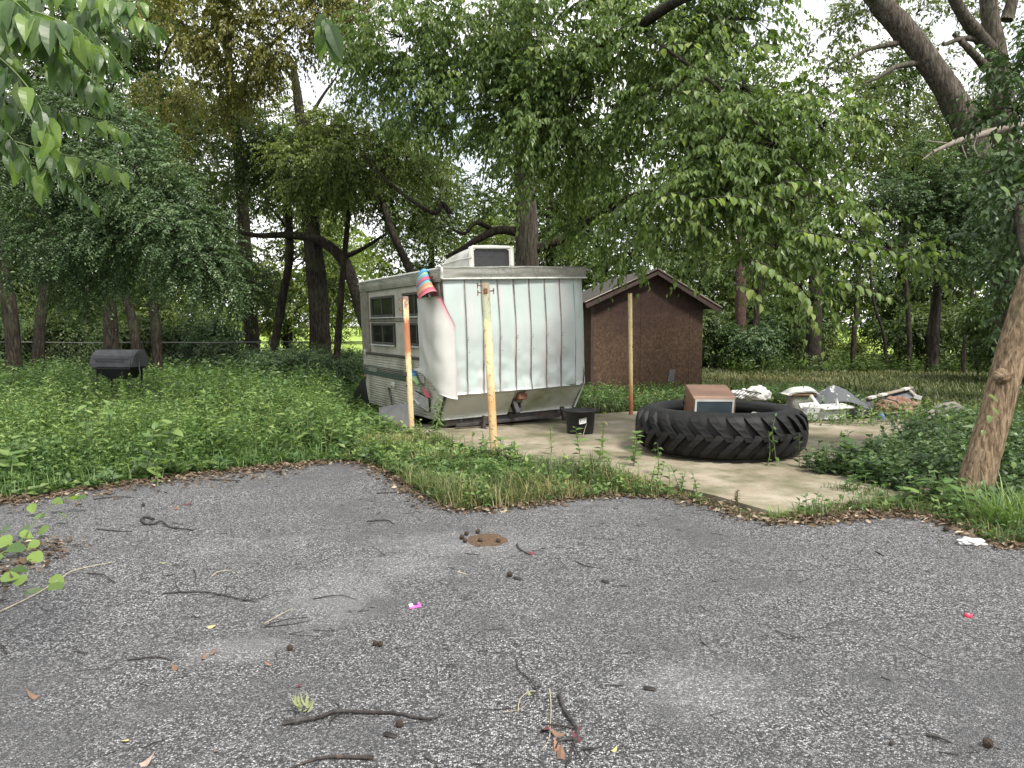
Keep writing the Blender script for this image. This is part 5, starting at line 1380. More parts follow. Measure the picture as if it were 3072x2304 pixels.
# left field
def lowzone(P):
    px = 1536 + 2308 * P[:, 0] / P[:, 1]
    k = np.clip((1060 - px) / 90, 0, 1)
    return np.where(P[:, 1] > 8.2, .26 + .74 * k, .6 + .4 * k)
P = pts_in(6400, -9, .2, 7, 13, field); pt = pn(P[:, 0], P[:, 1], 1.1, 2) + rng.normal(0, .25, len(P))
nf = np.clip((P[:, 1] - asphalt_y(P[:, 0])) / 1.2, .30, 1) * lowzone(P)
hh = (.29 + .30 * pn(P[:, 0], P[:, 1], .9) + rng.normal(0, .09, len(P))).clip(.09, .8) * nf
k = pt < -.05; stem_plants(P[k], hh[k], 12, .064, L_WEED, 'weeds', 'small leaved weeds filling the left of the yard', tbase=.36)
k = (pt >= -.05) & (pt < .42); stem_plants(P[k], hh[k] * .95, 9, .092, L_WEED, 'weeds', 'broad leaved weeds in patches at the left', tbase=.46, ldroop=.25)
k = pt >= .42; stem_plants(P[k], hh[k] * 1.2, 20, .075, L_WEED, 'weeds', 'narrow leaved weeds in patches at the left', tpl=leaf4(.24, .04, .3), tbase=.58)
P = pts_in(2600, -9, .2, 6.6, 12, lambda x, y: field(x, y, .0)); stem_plants(P, rng.uniform(.04, .14, len(P)), 7, .10, L_GROUND, 'ground_cover', 'low creeping leaves between the weeds', tbase=.6, ldroop=-.05)
P = pts_in(7000, -16, -1.0, 12, 26, field); hh = (.54 + .14 * pn(P[:, 0], P[:, 1], .7, 1) + rng.normal(0, .09, len(P))).clip(.15, .9) * lowzone(P)
stem_plants(P, hh, 9, .098, L_WEED, 'weeds', 'leafy weeds running back to the thicket', tpl=T2, tbase=.34)
P = pts_in(3000, -19, -4.0, 19, 28, lambda x, y: y > 0); stem_plants(P, rng.uniform(.3, .8, len(P)), 8, .15, L_GROUND, 'ground_cover', 'dark ground cover under the left trees', tpl=T2)
P = pts_in(900, -11, -.5, 7.6, 15, field); stem_plants(P, rng.uniform(.45, .85, len(P)) * lowzone(P), 16, .085, L_WEED, 'tall_weeds', 'taller pale tipped weeds rising out of the field', tpl=leaf4(.3, .05, .25), tbase=.62)
P = pts_in(500, -11, -.5, 8.6, 16, field); P[:, 2] = 0; h_ = rng.uniform(.4, .8, len(P)) * lowzone(P); V, T = blades(P, h_, rng.uniform(.004, .008, len(P)), rng.uniform(.2, .6, len(P)))
tag(link('dry_stalks', fast_mesh('dry_stalks', V, T, L_GRASS, tint_for(len(P), 5, .85, .15))), 'dry grass stalks standing among the weeds', kind='stuff')
# low cover + grass in the field
P = pts_in(26000, -9, .2, 6.6, 13, lambda x, y: field(x, y, .02)); V, T = blades(P, rng.uniform(.08, .30, len(P)) * lowzone(P), rng.uniform(.006, .012, len(P)), rng.uniform(.3, 1.1, len(P)))
tag(link('field_grass', fast_mesh('field_grass', V, T, L_WEED, tint_for(len(P), 5, .38, .2))), 'grass growing between the weeds', kind='stuff')
P = pts_in(9000, -15, -1.2, 12, 24, field); V, T = blades(P, rng.uniform(.2, .5, len(P)) * lowzone(P), rng.uniform(.014, .024, len(P)), rng.uniform(.2, .9, len(P)))
tag(link('field_grass', fast_mesh('field_grass', V, T, L_GRASS, tint_for(len(P), 5, .34, .25))), 'coarser grass further back between the weeds', kind='stuff')
# grassy strip between the asphalt and the pad
def strip(x, y):
    u, v = slab_local(x, y); a, b = tr_local(x, y)
    return (y > asphalt_y(x) - .02) & (u < np.interp(v, [.6, 1.5, 3.3, 4.3], [-.02, -.12, -.78, -.98]) + .10 * pn(x, y, 3)) & (u > -2.6) & (v > -.35) & (v < 6.2) & (b < -.12) & (x > -1.9)
P = pts_in(36000, -1.9, 2.3, 5.8, 11.0, strip); hg = (.12 + .07 * pn(P[:, 0], P[:, 1], 2.0, 2)).clip(.05, .3) * np.where(P[:, 1] > 8.0, 1.1, 1.3) * np.clip((2.0 - P[:, 0]) / 1.0, .28, 1) * rng.uniform(.6, 1.4, len(P)); V, T = blades(P, hg, rng.uniform(.005, .010, len(P)), rng.uniform(.3, 1.1, len(P)))
dry = (-.02 + .42 * pn(P[:, 0], P[:, 1], 1.6, 4)).clip(-.25, .5)
tag(link('strip_grass', fast_mesh('strip_grass', V, T, L_GRASS, tint_for(len(P), 5, .45, .22, dry))), 'half dry grass strip between asphalt and concrete pad', kind='stuff')
P = pts_in(1100, -1.9, 1.7, 5.9, 11.0, strip); P = P[pn(P[:, 0], P[:, 1], 2.2, 1) > -.15]; stem_plants(P, rng.uniform(.08, .32, len(P)), 9, .062, L_WEED, 'strip_weeds', 'small broad leaved weeds in the grass strip', tbase=.5)
# right hand ground cover between tyre and leaning trunk
def right(x, y):
    t = (x - TY.x) ** 2 + (y - TY.y) ** 2
    lim = np.interp(x, [2.0, 2.6, 3.0, 3.45, 3.9, 4.6, 6, 8], [9.5, 8.9, 7.75, 7.0, 6.2, 5.9, 5.8, 5.8])
    top = np.interp(x, [3.3, 3.7, 4.4, 5.2, 7.0, 9], [8.2, 8.4, 8.9, 10.2, 11.6, 12.5])
    return (y > np.maximum(lim, asphalt_y(x) + .2)) & (t > 1.12 ** 2) & (x > 3.05 - .0 * y) & (y < top)
P = pts_in(3600, 2.9, 8.5, 5.7, 12.4, right); hh = (.38 + .12 * pn(P[:, 0], P[:, 1], 1.2, 5) + rng.normal(0, .06, len(P))).clip(.12, .62) * np.clip((P[:, 1] - 5.9) / 1.6, .35, 1)
stem_plants(P, hh, 11, .082, L_GROUND, 'ground_cover', 'dark green leafy ground cover between the tyre and leaning trunk', tbase=.40)
def rightfront(x, y): return ((slab_local(x, y)[1] < .03) | (slab_local(x, y)[0] > 1.1)) &  (y > asphalt_y(x) + .03) & (y < asphalt_y(x) + 1.0 + .2 * pn(x, y, 3)) & (x > 2.3)
P = pts_in(15000, 2.2, 6.5, 5.2, 7.6, rightfront); V, T = blades(P, rng.uniform(.04, .16, len(P)), rng.uniform(.005, .009, len(P)), rng.uniform(.3, 1.2, len(P)))
tag(link('edge_grass', fast_mesh('edge_grass', V, T, L_GRASS, tint_for(len(P), 5, .36, .22))), 'thin grass along the right asphalt edge', kind='stuff')
P = pts_in(500, 2.3, 6.5, 5.2, 7.6, rightfront); stem_plants(P, rng.uniform(.06, .2, len(P)), 7, .06, L_WEED, 'edge_weeds', 'small weeds along the right asphalt edge', tbase=.35)
# lawn behind
def lawn(x, y):
    a, b = tr_local(x, y); u, v = slab_local(x, y); c, s = math.cos(R(9)), math.sin(R(9)); lx_ = (x - SX) * c + (y - SY) * s; ly_ = -(x - SX) * s + (y - SY) * c
    return ~((u > -.1) & (u < SLAB_W) & (v < SLAB_L + .05)) & ~((a > -.1) & (a < 2.5) & (b < 4.2)) & ~((lx_ > -.05) & (lx_ < 2.85) & (ly_ > -.05) & (ly_ < 3.4)) & (a > 0)
P = pts_in(60000, -1, 16, 11.5, 29, lawn); V, T = blades(P, rng.uniform(.05, .17, len(P)) * (1 + .5 * (P[:, 1] < 15)), rng.uniform(.014, .03, len(P)), rng.uniform(.3, 1.2, len(P)))
tag(link('lawn_grass', fast_mesh('lawn_grass', V, T, L_LAWN, tint_for(len(P), 5, .45, .2, .35 * pn(P[:, 0], P[:, 1], .5, 3)))), 'rough dry lawn between the shed and the thicket', kind='stuff')
P = pts_in(1500, .6, 7.0, 12.6, 18.0, lawn); stem_plants(P, rng.uniform(.10, .28, len(P)), 8, .075, L_WEED, 'lawn_weeds', 'low weeds at the foot of the shed', tpl=T2, tbase=.3)
P = pts_in(1500, 7, 19, 24.5, 30, lambda x, y: y > 0); stem_plants(P, rng.uniform(.2, .7, len(P)), 8, .14, L_DARK, 'ground_cover', 'dark undergrowth at the foot of the right thicket', tpl=T2)
P = pts_in(260, 4.0, 6.8, 11.4, 13.4, lambda x, y: (x > 4.6) | (y > 12.9)); stem_plants(P, rng.uniform(.15, .4, len(P)), 8, .07, L_WEED, 'rubbish_weeds', 'weeds growing through the rubbish', tpl=T2, tbase=.55)
# leaf litter along the asphalt edge and the left border
pa = np.array([(p.x, p.y) for p in ej])
k = rng.integers(0, len(pa), 5200); q = pa[k] + np.stack([rng.normal(0, .10, 5200), np.abs(rng.normal(0, .16, 5200)) - .10], 1)
q2 = np.stack([rng.uniform(-7, -2.2, 2600), np.zeros(2600)], 1); q2[:, 1] = asphalt_y(q2[:, 0]) - np.abs(rng.normal(0, .38, 2600)) + .12
q3 = np.stack([-3.05 - np.abs(rng.normal(0, .22, 900)) + rng.normal(0, .10, 900), rng.uniform(2.3, 5.4, 900)], 1)
q4 = np.stack([rng.normal(2.75, .4, 700), np.zeros(700)], 1); q4[:, 1] = asphalt_y(q4[:, 0]) + rng.normal(-.02, .08, 700)
q = np.concatenate([q, q2, q3, q4]); nq = len(q)
p = np.concatenate([q, rng.uniform(AZ + .003, AZ + .02, (nq, 1))], 1)
V, T = leaves(p, np.concatenate([rnd(nq, 2), rng.normal(.1, .25, (nq, 1))], 1), rnd(nq, 3) * .45 + np.array([0, 0, 1]), rng.uniform(.025, .07, nq), T2)
tag(link('leaf_litter', fast_mesh('leaf_litter', V, T, L_LITTER, tint_for(nq, 4, .42, .25))), 'dry brown leaf litter along the asphalt edge', kind='stuff')
n = 420
px_ = rng.uniform(-3, 6, n); py_ = rng.uniform(1.8, 8, n); k = py_ < asphalt_y(px_) - .05; n = k.sum()
p = np.stack([px_[k], py_[k], np.full(n, AZ + .003)], 1)
Vt, Tt = tubes(np.stack([p, p + np.concatenate([rnd(n, 2) * .03, np.zeros((n, 1))], 1), p + np.concatenate([rnd(n, 2) * .05, np.zeros((n, 1))], 1)], 1), np.full((n, 3), .0016), 3)
tag(link('debris', fast_mesh('debris', Vt, Tt, TWIG)), 'tiny twig crumbs scattered over the asphalt', kind='stuff')

# --- plants that stand out, each a thing
def plant(name, label, base, h, K, leafsz, mat, nst=1, sp=.1, tpl=T4, ldroop=.2, spread=.9, tb=.5, lean=.12, r=.006, group=None, leafparts=False):
    t = thing(name, label, 'plant', base, group=group)
    for i in range(nst):
        q = Vector((random.gauss(0, sp), random.gauss(0, sp), 0)) if nst > 1 else Vector()
        P = np.array([q]); d = unit(np.array([[random.gauss(0, lean), random.gauss(0, lean), 1.0]])); L = np.array([h * random.uniform(.75, 1.1)])
        tt = np.linspace(0, 1, 5)[None, :, None]
        MB().tube([Vector(v) for v in (P[:, None] + d[:, None] * (L[:, None, None] * tt))[0]], [r, r * .9, r * .8, r * .6, r * .4], 6).build('stem', STEM, t)
        p, dr, up, sz = twig_leaves(P, d, L, K, leafsz, .0, ldroop, True, spread, .18, .2)
        if leafparts:
            for a, b, s in zip(p, dr, sz):
                o = link('leaf', random.choice(leafparts), t); o.matrix_local = Matrix.Translation(a) @ leaf_frame(b, (0, -.2, 1)) @ Matrix.Scale(float(s) * 1.2, 4)
        else:
            V, T = leaves(p, dr, up, sz, tpl)
            o = link('leaves', fast_mesh('leaves', V, T, mat, tint_for(len(p), len(tpl[0]), tb, .15)), t); o['kind'] = 'stuff'
    return t
NARROW = leaf4(.17, .03, .35)
WEEDL = [fast_mesh('leaf', *leaf_big(.48 + .08 * k, 4, .2, .05), L_WEED, np.full(len(leaf_big(.5, 4)[0]), .35 + .2 * k)) for k in range(3)]
plant('tall_horseweed', 'tall narrow leaved weed in front of the trailer corner', G(1312, 1330), .80, 90, .11, L_WEED, tpl=NARROW, ldroop=.35, spread=1.0, tb=.5)
plant('short_horseweed', 'small narrow leaved weed between middle post and tub', G(1655, 1375), .38, 34, .075, L_WEED, tpl=NARROW, ldroop=.1, tb=.6)
plant('milkweed', 'tallest pale leaved weed standing out in the left field', G(702, 1250), 1.0, 14, .17, L_WEED, tpl=leaf4(.35), ldroop=-.1, tb=.8, leafparts=WEEDL)
plant('yellow_green_sapling', 'bright sapling with broad leaves at the asphalt edge, left', G(475, 1440), .62, 16, .12, L_BRIGHT, 2, .1, leafparts=WEEDL)
plant('litter_sapling', 'spindly sapling growing out of the leaf litter', G(468, 1462), .26, 12, .055, L_WEED, 2, .03, tb=.7)
plant('pokeweed', 'broad leaved weed at the left edge by the asphalt', G(50, 1448), .42, 14, .12, L_WEED, 3, .18, leafparts=WEEDL)
plant('leafy_weed', 'leafy weed clump left of the rusty trailer post', G(1095, 1330), .45, 14, .10, L_WEED, 5, .2, leafparts=WEEDL)
plant('vine_clump', 'yellowish vine at the foot of the first rusty post', G(1225, 1325), .28, 12, .06, L_YELLOW, 5, .14, tb=.4)
plant('vine_clump', 'heart leaved vine at the foot of the tallest post', G(1500, 1392), .30, 11, .09, L_WEED, 4, .12, leafparts=WEEDL)
plant('corner_weed', 'leafy weed at the pad corner left of the tyre', G(1830, 1400), .42, 13, .085, L_WEED, 4, .14, leafparts=WEEDL)
plant('drooping_weed', 'wilting tall weed beside the tub and tyre', G(1808, 1385), .62, 9, .075, L_YELLOW, 1, 0, ldroop=.7, tb=.4)
plant('tyre_side_weed', 'small weed touching the left of the tyre', G(1985, 1440), .34, 9, .07, L_WEED, 2, .06, ldroop=.5)
plant('broad_leaved_vine', 'broad leaved vine at the right edge of the pad', G(2640, 1452), .34, 12, .13, L_GROUND, 4, .22, leafparts=[fast_mesh('leaf', *leaf_big(.75, 5, .15, .05), L_GROUND, np.full(len(leaf_big(.7, 5)[0]), .6))])
plant('pale_broad_vine', 'pale broad leaved vine in front of the right ground cover', G(2740, 1520), .26, 10, .10, L_WEED, 4, .2, leafparts=WEEDL)
plant('palmate_seedling', 'pale seedling with spreading leaves left of the leaning trunk', D(2880, 1250, 8.2) - Vector((0, 0, .55)), .75, 18, .20, L_LOCUST, 2, .1, tpl=leaf4(.3), ldroop=.0, spread=1.2, tb=.7)
plant('dock_stalk', 'rusty dry dock stalk at the front edge of the pad', G(2212, 1528), .17, 26, .03, L_LITTER, 2, .01, tb=.35, lean=.04)
for i, (px, py, h, lab_) in enumerate(((250, 1400, .5, 'bushy weed in the left field near the edge'), (620, 1330, .6, 'bushy weed behind the bright sapling'), (820, 1330, .55, 'tall weed in the middle of the left field'), (200, 1300, .6, 'tall spiky weed at the left of the field'), (980, 1360, .4, 'weed near the asphalt corner'), (700, 1390, .45, 'weed right of the bright sapling'), (380, 1360, .5, 'weed left of the bright sapling'), (780, 1240, .62, 'tall weed far in the field'), (560, 1280, .6, 'tall weed in front of the grill side'))):
    plant('field_weed', lab_, G(px, py), h * 1.35, 17, .095, L_WEED, 3, .12, group='tall weeds of the left field', leafparts=WEEDL)
def tuft(label, base, n, h, w, mat=L_GRASS, tb=.35):
    t = thing('grass_tuft', label, 'grass tuft', base, group='grass tufts along the asphalt')
    P = np.stack([rng.normal(0, w, n), rng.normal(0, w, n), np.zeros(n)], 1)
    mb_parts = []
    az = np.arctan2(P[:, 1], P[:, 0]) + rng.normal(0, .6, n); hs = rng.uniform(.5, 1.1, n) * h; ln = rng.uniform(.25, 1.1, n); ww = rng.uniform(.006, .012, n)
    S = 6; tt = np.linspace(0, 1, S)
    d = np.stack([np.cos(az), np.sin(az), np.zeros(n)], 1); s = np.stack([-np.sin(az), np.cos(az), np.zeros(n)], 1)
    C = P[:, None] + d[:, None] * (hs[:, None] * ln[:, None] * tt ** 1.8)[..., None] + np.array([0, 0, 1.0]) * (hs[:, None] * (tt - .5 * ln[:, None] * tt ** 2.6))[..., None]
    wd = (ww[:, None] * (1 - tt ** 2) * .5)[..., None] * s[:, None]
    V = np.stack([C - wd, C + wd], 2).reshape(-1, 3)
    idx = np.arange(n * S * 2).reshape(n, S, 2)
    T = np.concatenate([np.stack([idx[:, :-1, 0], idx[:, :-1, 1], idx[:, 1:, 1]], -1).reshape(-1, 3), np.stack([idx[:, :-1, 0], idx[:, 1:, 1], idx[:, 1:, 0]], -1).reshape(-1, 3)])
    o = link('blades', fast_mesh('blades', V, T, mat, tint_for(n, S * 2, tb, .15)), t); o['kind'] = 'stuff'
tuft('large arching grass tuft right of the leaning trunk base', G(3000, 1570), 240, .42, .12, L_WEED, .6)
tuft('arching grass tuft at the right edge of the photo', G(3075, 1590), 200, .42, .12, L_WEED, .65)
tuft('blue green grass tuft by the asphalt corner', G(1192, 1408), 120, .24, .06, L_GRASS, .12)
tuft('tall grass tuft in the strip left of the pad corner', G(1660, 1462), 140, .40, .06, L_GRASS, .2)
tuft('curved grass tuft beside the corner weed', G(1780, 1430), 80, .34, .05, L_GRASS, .15)
tuft('pale small tuft in front of the pad tip', G(2340, 1560), 60, .14, .05, L_WEED, .75)
tuft('second pale small tuft right of the pad tip', G(2410, 1552), 60, .14, .05, L_WEED, .7)
tuft('dry pale grass tuft between the two front posts', G(1330, 1395), 200, .26, .14, L_GRASS, .9)
# vine over the tyre and bottom left vine
vt_ = thing('climbing_vine', 'thin vine with round leaves climbing over the tyre', 'vine', TY + Vector((.6, -.9, 0)))
for pts, nl in ((([2330, 1395], [2322, 1330], [2318, 1290], [2326, 1250]), 8), (([2300, 1400], [2310, 1360], [2306, 1300]), 6)):
    Q = []
    for x, y in pts:
        z = (1400 - y) / 1400 * 5.1; q = ray(x, y)
        t_ = None
        for t_ in np.linspace(7, 10, 300):
            w = Vector((0, 0, EYE)) + q * t_
            if (w.x - TY.x) ** 2 + (w.y - TY.y) ** 2 < 1.035 ** 2: break
        Q.append(w)
    spray(vt_, Q, nl, .075, WEEDL, STEM, .5, .005)
vb = thing('ground_vine', 'vine with round bright leaves creeping in from the bottom left', 'vine', G(60, 1700))
RNDL = [fast_mesh('leaf', *leaf_big(.85, 5, .12, .05), L_NEAR, np.full(len(leaf_big(.7, 5)[0]), .5 + .22 * k)) for k in range(3)]
def gz(p, z): q = G(*p); return Vector((q.x, q.y, z))
mb = MB(); bark_tube(mb, [gz((-60, 1880), .03), gz((100, 1802), .03), gz((180, 1757), .04), gz((226, 1724), .03), gz((345, 1697), .025)], [.004, .004, .0035, .003, .0015], 6, 0); mb.build('stem', STEM_PALE, vb, world=True)
mb = MB(); bark_tube(mb, [gz((-60, 1720), .05), gz((60, 1660), .08), gz((110, 1610), .12), gz((180, 1560), .15), gz((245, 1530), .17)], [.005, .004, .0035, .003, .002], 6, 0); mb.build('stem', STEM, vb, world=True)
for px, py, z, s in ((95, 1555, .12, .10), (160, 1550, .14, .10), (215, 1548, .16, .13), (235, 1545, .15, .10), (140, 1590, .12, .10), (175, 1585, .12, .11), (150, 1620, .10, .10), (90, 1625, .10, .13), (30, 1625, .10, .13), (80, 1675, .08, .13), (95, 1690, .07, .12), (35, 1660, .08, .14), (10, 1650, .10, .12), (60, 1640, .1, .1), (28, 1735, .05, .17), (85, 1760, .05, .12), (80, 1790, .04, .14), (150, 1760, .05, .10), (170, 1770, .05, .11), (15, 1700, .07, .12), (0, 1760, .05, .12), (120, 1655, .08, .1), (0, 1600, .12, .1)):
    o = link('leaf', random.choice(RNDL), vb); o.matrix_local = wmat(vb).inverted() @ Matrix.Translation(gz((px, py), z)) @ leaf_frame((random.uniform(-1, 1), random.uniform(-.8, .3), random.uniform(-.5, .1)), (random.uniform(-.4, .4), -.5, 1)) @ Matrix.Scale(s * .95, 4)

# ================================================================== LITTER ON THE ASPHALT
def stick(label, pts, r, mat=TWIG, name='stick', cat='stick', subs=(), z0=None):
    P = [G(x, y, AZ) for x, y in pts]
    n = len(P)
    rs = [r * (1 - .55 * i / (n - 1)) for i in range(n)]
    P = [p + Vector((0, 0, q * .9 + (random.uniform(0, .012) if 0 < i < n - 1 else 0))) for i, (p, q) in enumerate(zip(P, rs))]
    t = thing(name, label, cat, P[0])
    mb = MB(); bark_tube(mb, P, rs, 8, .12); mb.build('stick_wood', mat, t, world=True)
    for sp in subs:
        Q = [G(x, y, AZ) + Vector((0, 0, r * .8 + .006 * i)) for i, (x, y) in enumerate(sp)]
        mb = MB(); bark_tube(mb, Q, [r * .6 * (1 - .6 * i / (len(Q) - 1)) for i in range(len(Q))], 6, .1); mb.build('side_twig', mat, t, world=True)
    return t
def c8(*p): return [(800 + x * .5425, 1500 + y * .5425) for x, y in p]
def c7(*p): return [(x * .5208, 1440 + y * .5208) for x, y in p]
def cr_(*p): return [(2000 + x * .4846, 1500 + y * .4846) for x, y in p]
stick('long curved grey stick in the foreground left of centre', c8((95, 1245), (200, 1238), (300, 1212), (390, 1192), (560, 1186), (720, 1192), (830, 1212), (920, 1224), (970, 1190)), .0095, subs=[c8((385, 1195), (400, 1160), (380, 1150)), c8((395, 1195), (360, 1230), (352, 1262)), c8((400, 1192), (430, 1180), (440, 1165))])
stick('curved stick with a bare orange patch at the bottom edge', c8((590, 1436), (400, 1432), (270, 1442), (130, 1490)), .0085, TWIG_RED)
stick('forked root like stick at the bottom centre', c8((1620, 1090), (1650, 1180), (1700, 1250), (1720, 1310), (1690, 1390), (1655, 1482)), .0085, subs=[c8((1720, 1310), (1700, 1360), (1745, 1480)), c8((1740, 1385), (1800, 1395), (1855, 1392)), c8((1700, 1270), (1600, 1262), (1520, 1265)), c8((1700, 1330), (1620, 1350), (1600, 1400))])
stick('thin dark twig bending above the root like stick', c8((1380, 880), (1395, 950), (1450, 1000), (1480, 1045), (1520, 1030)), .004, subs=[c8((1480, 1045), (1500, 1075), (1475, 1080))])
stick('pale thin stem crossing beside the root like stick', c8((1565, 1050), (1572, 1140), (1570, 1230), (1560, 1340), (1515, 1390)), .0022, STEM_PALE)
stick('pale curling stem left of the bending twig', c8((1390, 1180), (1400, 1120), (1450, 1075), (1500, 1060)), .002, STEM_PALE, subs=[c8((1310, 1175), (1390, 1170), (1440, 1145))])
stick('short dark twig lying at the bottom centre edge', c8((880, 1430), (920, 1460), (945, 1482)), .004)
stick('black looped bent stick on the left of the asphalt', c7((885, 235), (850, 222), (815, 235), (832, 256), (880, 262), (930, 250), (980, 275), (1040, 290), (1120, 292)), .011)
stick('thin twig left of the looped stick', c7((555, 285), (640, 296), (760, 298)), .006)
stick('branched dark twig in the middle of the left asphalt', c7((940, 658), (1040, 652), (1130, 661), (1200, 655), (1300, 672), (1400, 700), (1470, 702)), .005, subs=[c7((1010, 590), (1022, 632), (1050, 660)), c7((1304, 612), (1300, 670), (1296, 712)), c7((1400, 698), (1500, 690), (1600, 655)), c7((1400, 698), (1440, 660), (1450, 640))])
stick('dark twig beside the creeping vine', c7((500, 540), (600, 560), (660, 596)), .005)
stick('straight dark twig lower left of centre', c7((735, 1042), (900, 1031), (990, 1043)), .005)
stick('pale stem pair, topmost', c7((1520, 830), (1600, 790), (1680, 742)), .0025, STEM_PALE)
stick('dark stem pair, lower of the fan on the left', c7((1520, 850), (1660, 838), (1800, 810)), .003)
stick('middle stem of the fan on the left', c7((1530, 842), (1650, 806), (1775, 792)), .003)
stick('dark twig right of the pale patch on the left', c8((255, 550), (395, 536), (495, 550)), .0035)
stick('stick with a curl right of the dirt patch', c8((1385, 250), (1400, 280), (1442, 298)), .008)
stick('short stick near the right side of the foreground', cr_((1605, 1460), (1690, 1488), (1762, 1508)), .007)
stick('small stick on the right part of the asphalt', cr_((1296, 324), (1345, 348)), .006)
stick('short twig in the right middle of the asphalt', cr_((1330, 1100), (1385, 1120)), .005)
stick('dark twig near the left edge of the asphalt', c7((0, 950), (40, 1005)), .006)
stick('twig near the grass corner', [(1130, 1482), (1180, 1478), (1225, 1478)], .006)
stick('twig with a crook left of the dirt patch', [(1100, 1566), (1160, 1564), (1182, 1574)], .006)
stick('dark twig at the upper left asphalt edge', [(630, 1440), (680, 1445), (720, 1442)], .009)
stick('long thin twig near the leaf litter', [(280, 1500), (340, 1496), (405, 1493)], .006)
stick('twig right of the branched dark twig', c7((1115, 520), (1128, 550), (1125, 582)), .004)
stick('bent pale twig above the branched twig', c7((1215, 562), (1260, 535), (1340, 520)), .0035, STEM_PALE, subs=[c7((1340, 535), (1372, 556))])
stick('short black twig below the dirt patch', c8((1095, 298), (1180, 305)), .005)
stick('pale straw below the dirt patch', c8((1058, 400), (1110, 413)), .004, STEM_PALE)
stick('thin twig crossing the right of centre asphalt', c8((1710, 345), (1780, 372), (1850, 378)), .004)
stick('pale stick standing against the ground cover by the tyre', [(2490, 1402), (2515, 1385), (2537, 1357)], .01, STEM_PALE)
GB = simple('dark_seed_ball', (.045, .032, .022), .9, .5, 60, .8, .004)
def seed(label, px, py, r):
    c = G(px, py, AZ)
    r *= .8
    t = thing('seed_ball', label, 'seed ball', c, group='seed balls on the asphalt')
    MB().lathe([(0, 0)] + [(r * math.sin(math.pi * k / 7), r - r * math.cos(math.pi * k / 7)) for k in range(1, 7)] + [(0, 2 * r)], n=10).build('ball', GB, t)
    o = t.children[0]
    mb = MB()
    for k in range(46):
        d = Vector((random.gauss(0, 1), random.gauss(0, 1), random.gauss(0, 1))).normalized()
        s = d.cross(Vector((.3, .5, .8))).normalized() * r * .16; u = d.cross(s)
        mb.add([d * r * .9 + s, d * r * .9 - s * .5 + u * .9, d * r * .9 - s * .5 - u * .9, d * r * 1.25], [(0, 1, 3), (1, 2, 3), (2, 0, 3)])
    q = mb.build('spikes', GB, t); q.location = (0, 0, r); q['kind'] = 'stuff'
for lab_, x, y, r in (('leftmost seed ball by the dirt patch', 1080, 218, .022), ('greenish seed ball at the upper left of the dirt patch', 1105, 196, .02), ('seed ball standing at the top of the dirt patch', 1168, 186, .022), ('seed ball at the lower left rim of the dirt patch', 1098, 236, .02), ('seed ball in the middle of the dirt patch', 1180, 234, .02), ('seed ball at the right in the dirt patch', 1280, 236, .02),
                      ('lone seed ball below and right of the dirt patch', 1345, 424, .021), ('seed ball near the pale patch', 130, 832, .018), ('left of two seed balls in the middle foreground', 600, 806, .016), ('right of two seed balls in the middle foreground', 630, 810, .016), ('crushed seed ball below the long curved stick', 735, 1256, .018)):
    (a, b), = c8((x, y)); seed(lab_, a, b, r)
(a, b), = cr_((1988, 1530)); seed('large dark seed ball near the bottom right corner', a, b, .022)
(a, b), = cr_((1388, 1520)); seed('tiny seed ball in the right foreground', a, b, .010)
(a, b), = c7((825, 152)); seed('seed ball near the leaf litter on the left', a, b, .018)
(a, b), = c7((358, 135)); seed('seed ball close to the creeping vine', a, b, .018)
(a, b), = cr_((1730, 195)); seed('mossy seed ball by the right grass edge', a, b, .026)
# dirt patch: a low mound of soil
n = N('damp_brown_dirt'); dm = n.done(n.ramp(n.noise(45, 5, .7), [(.3, (.045, .028, .018)), (.6, (.11, .075, .05)), (.75, (.22, .19, .16))]), .95, spec=.1)
mb = MB(); c = G(1458, 1620, AZ)
def dirt(u, v):
    an = u * 2 * math.pi; k = 1 + .22 * nz(math.cos(an) * 1.6, math.sin(an) * 1.6, 4, 1)
    r = v * k
    return (c.x + .17 * r * math.cos(an), c.y + .22 * r * math.sin(an), AZ - .003 + .009 * (1 - v ** 2) + .003 * nz(r * math.cos(an) * 8, r * math.sin(an) * 8, 2))
mb.grid(dirt, 40, 10); tag(mb.build('dirt_patch', dm), 'small patch of brown dirt on the asphalt', kind='structure')
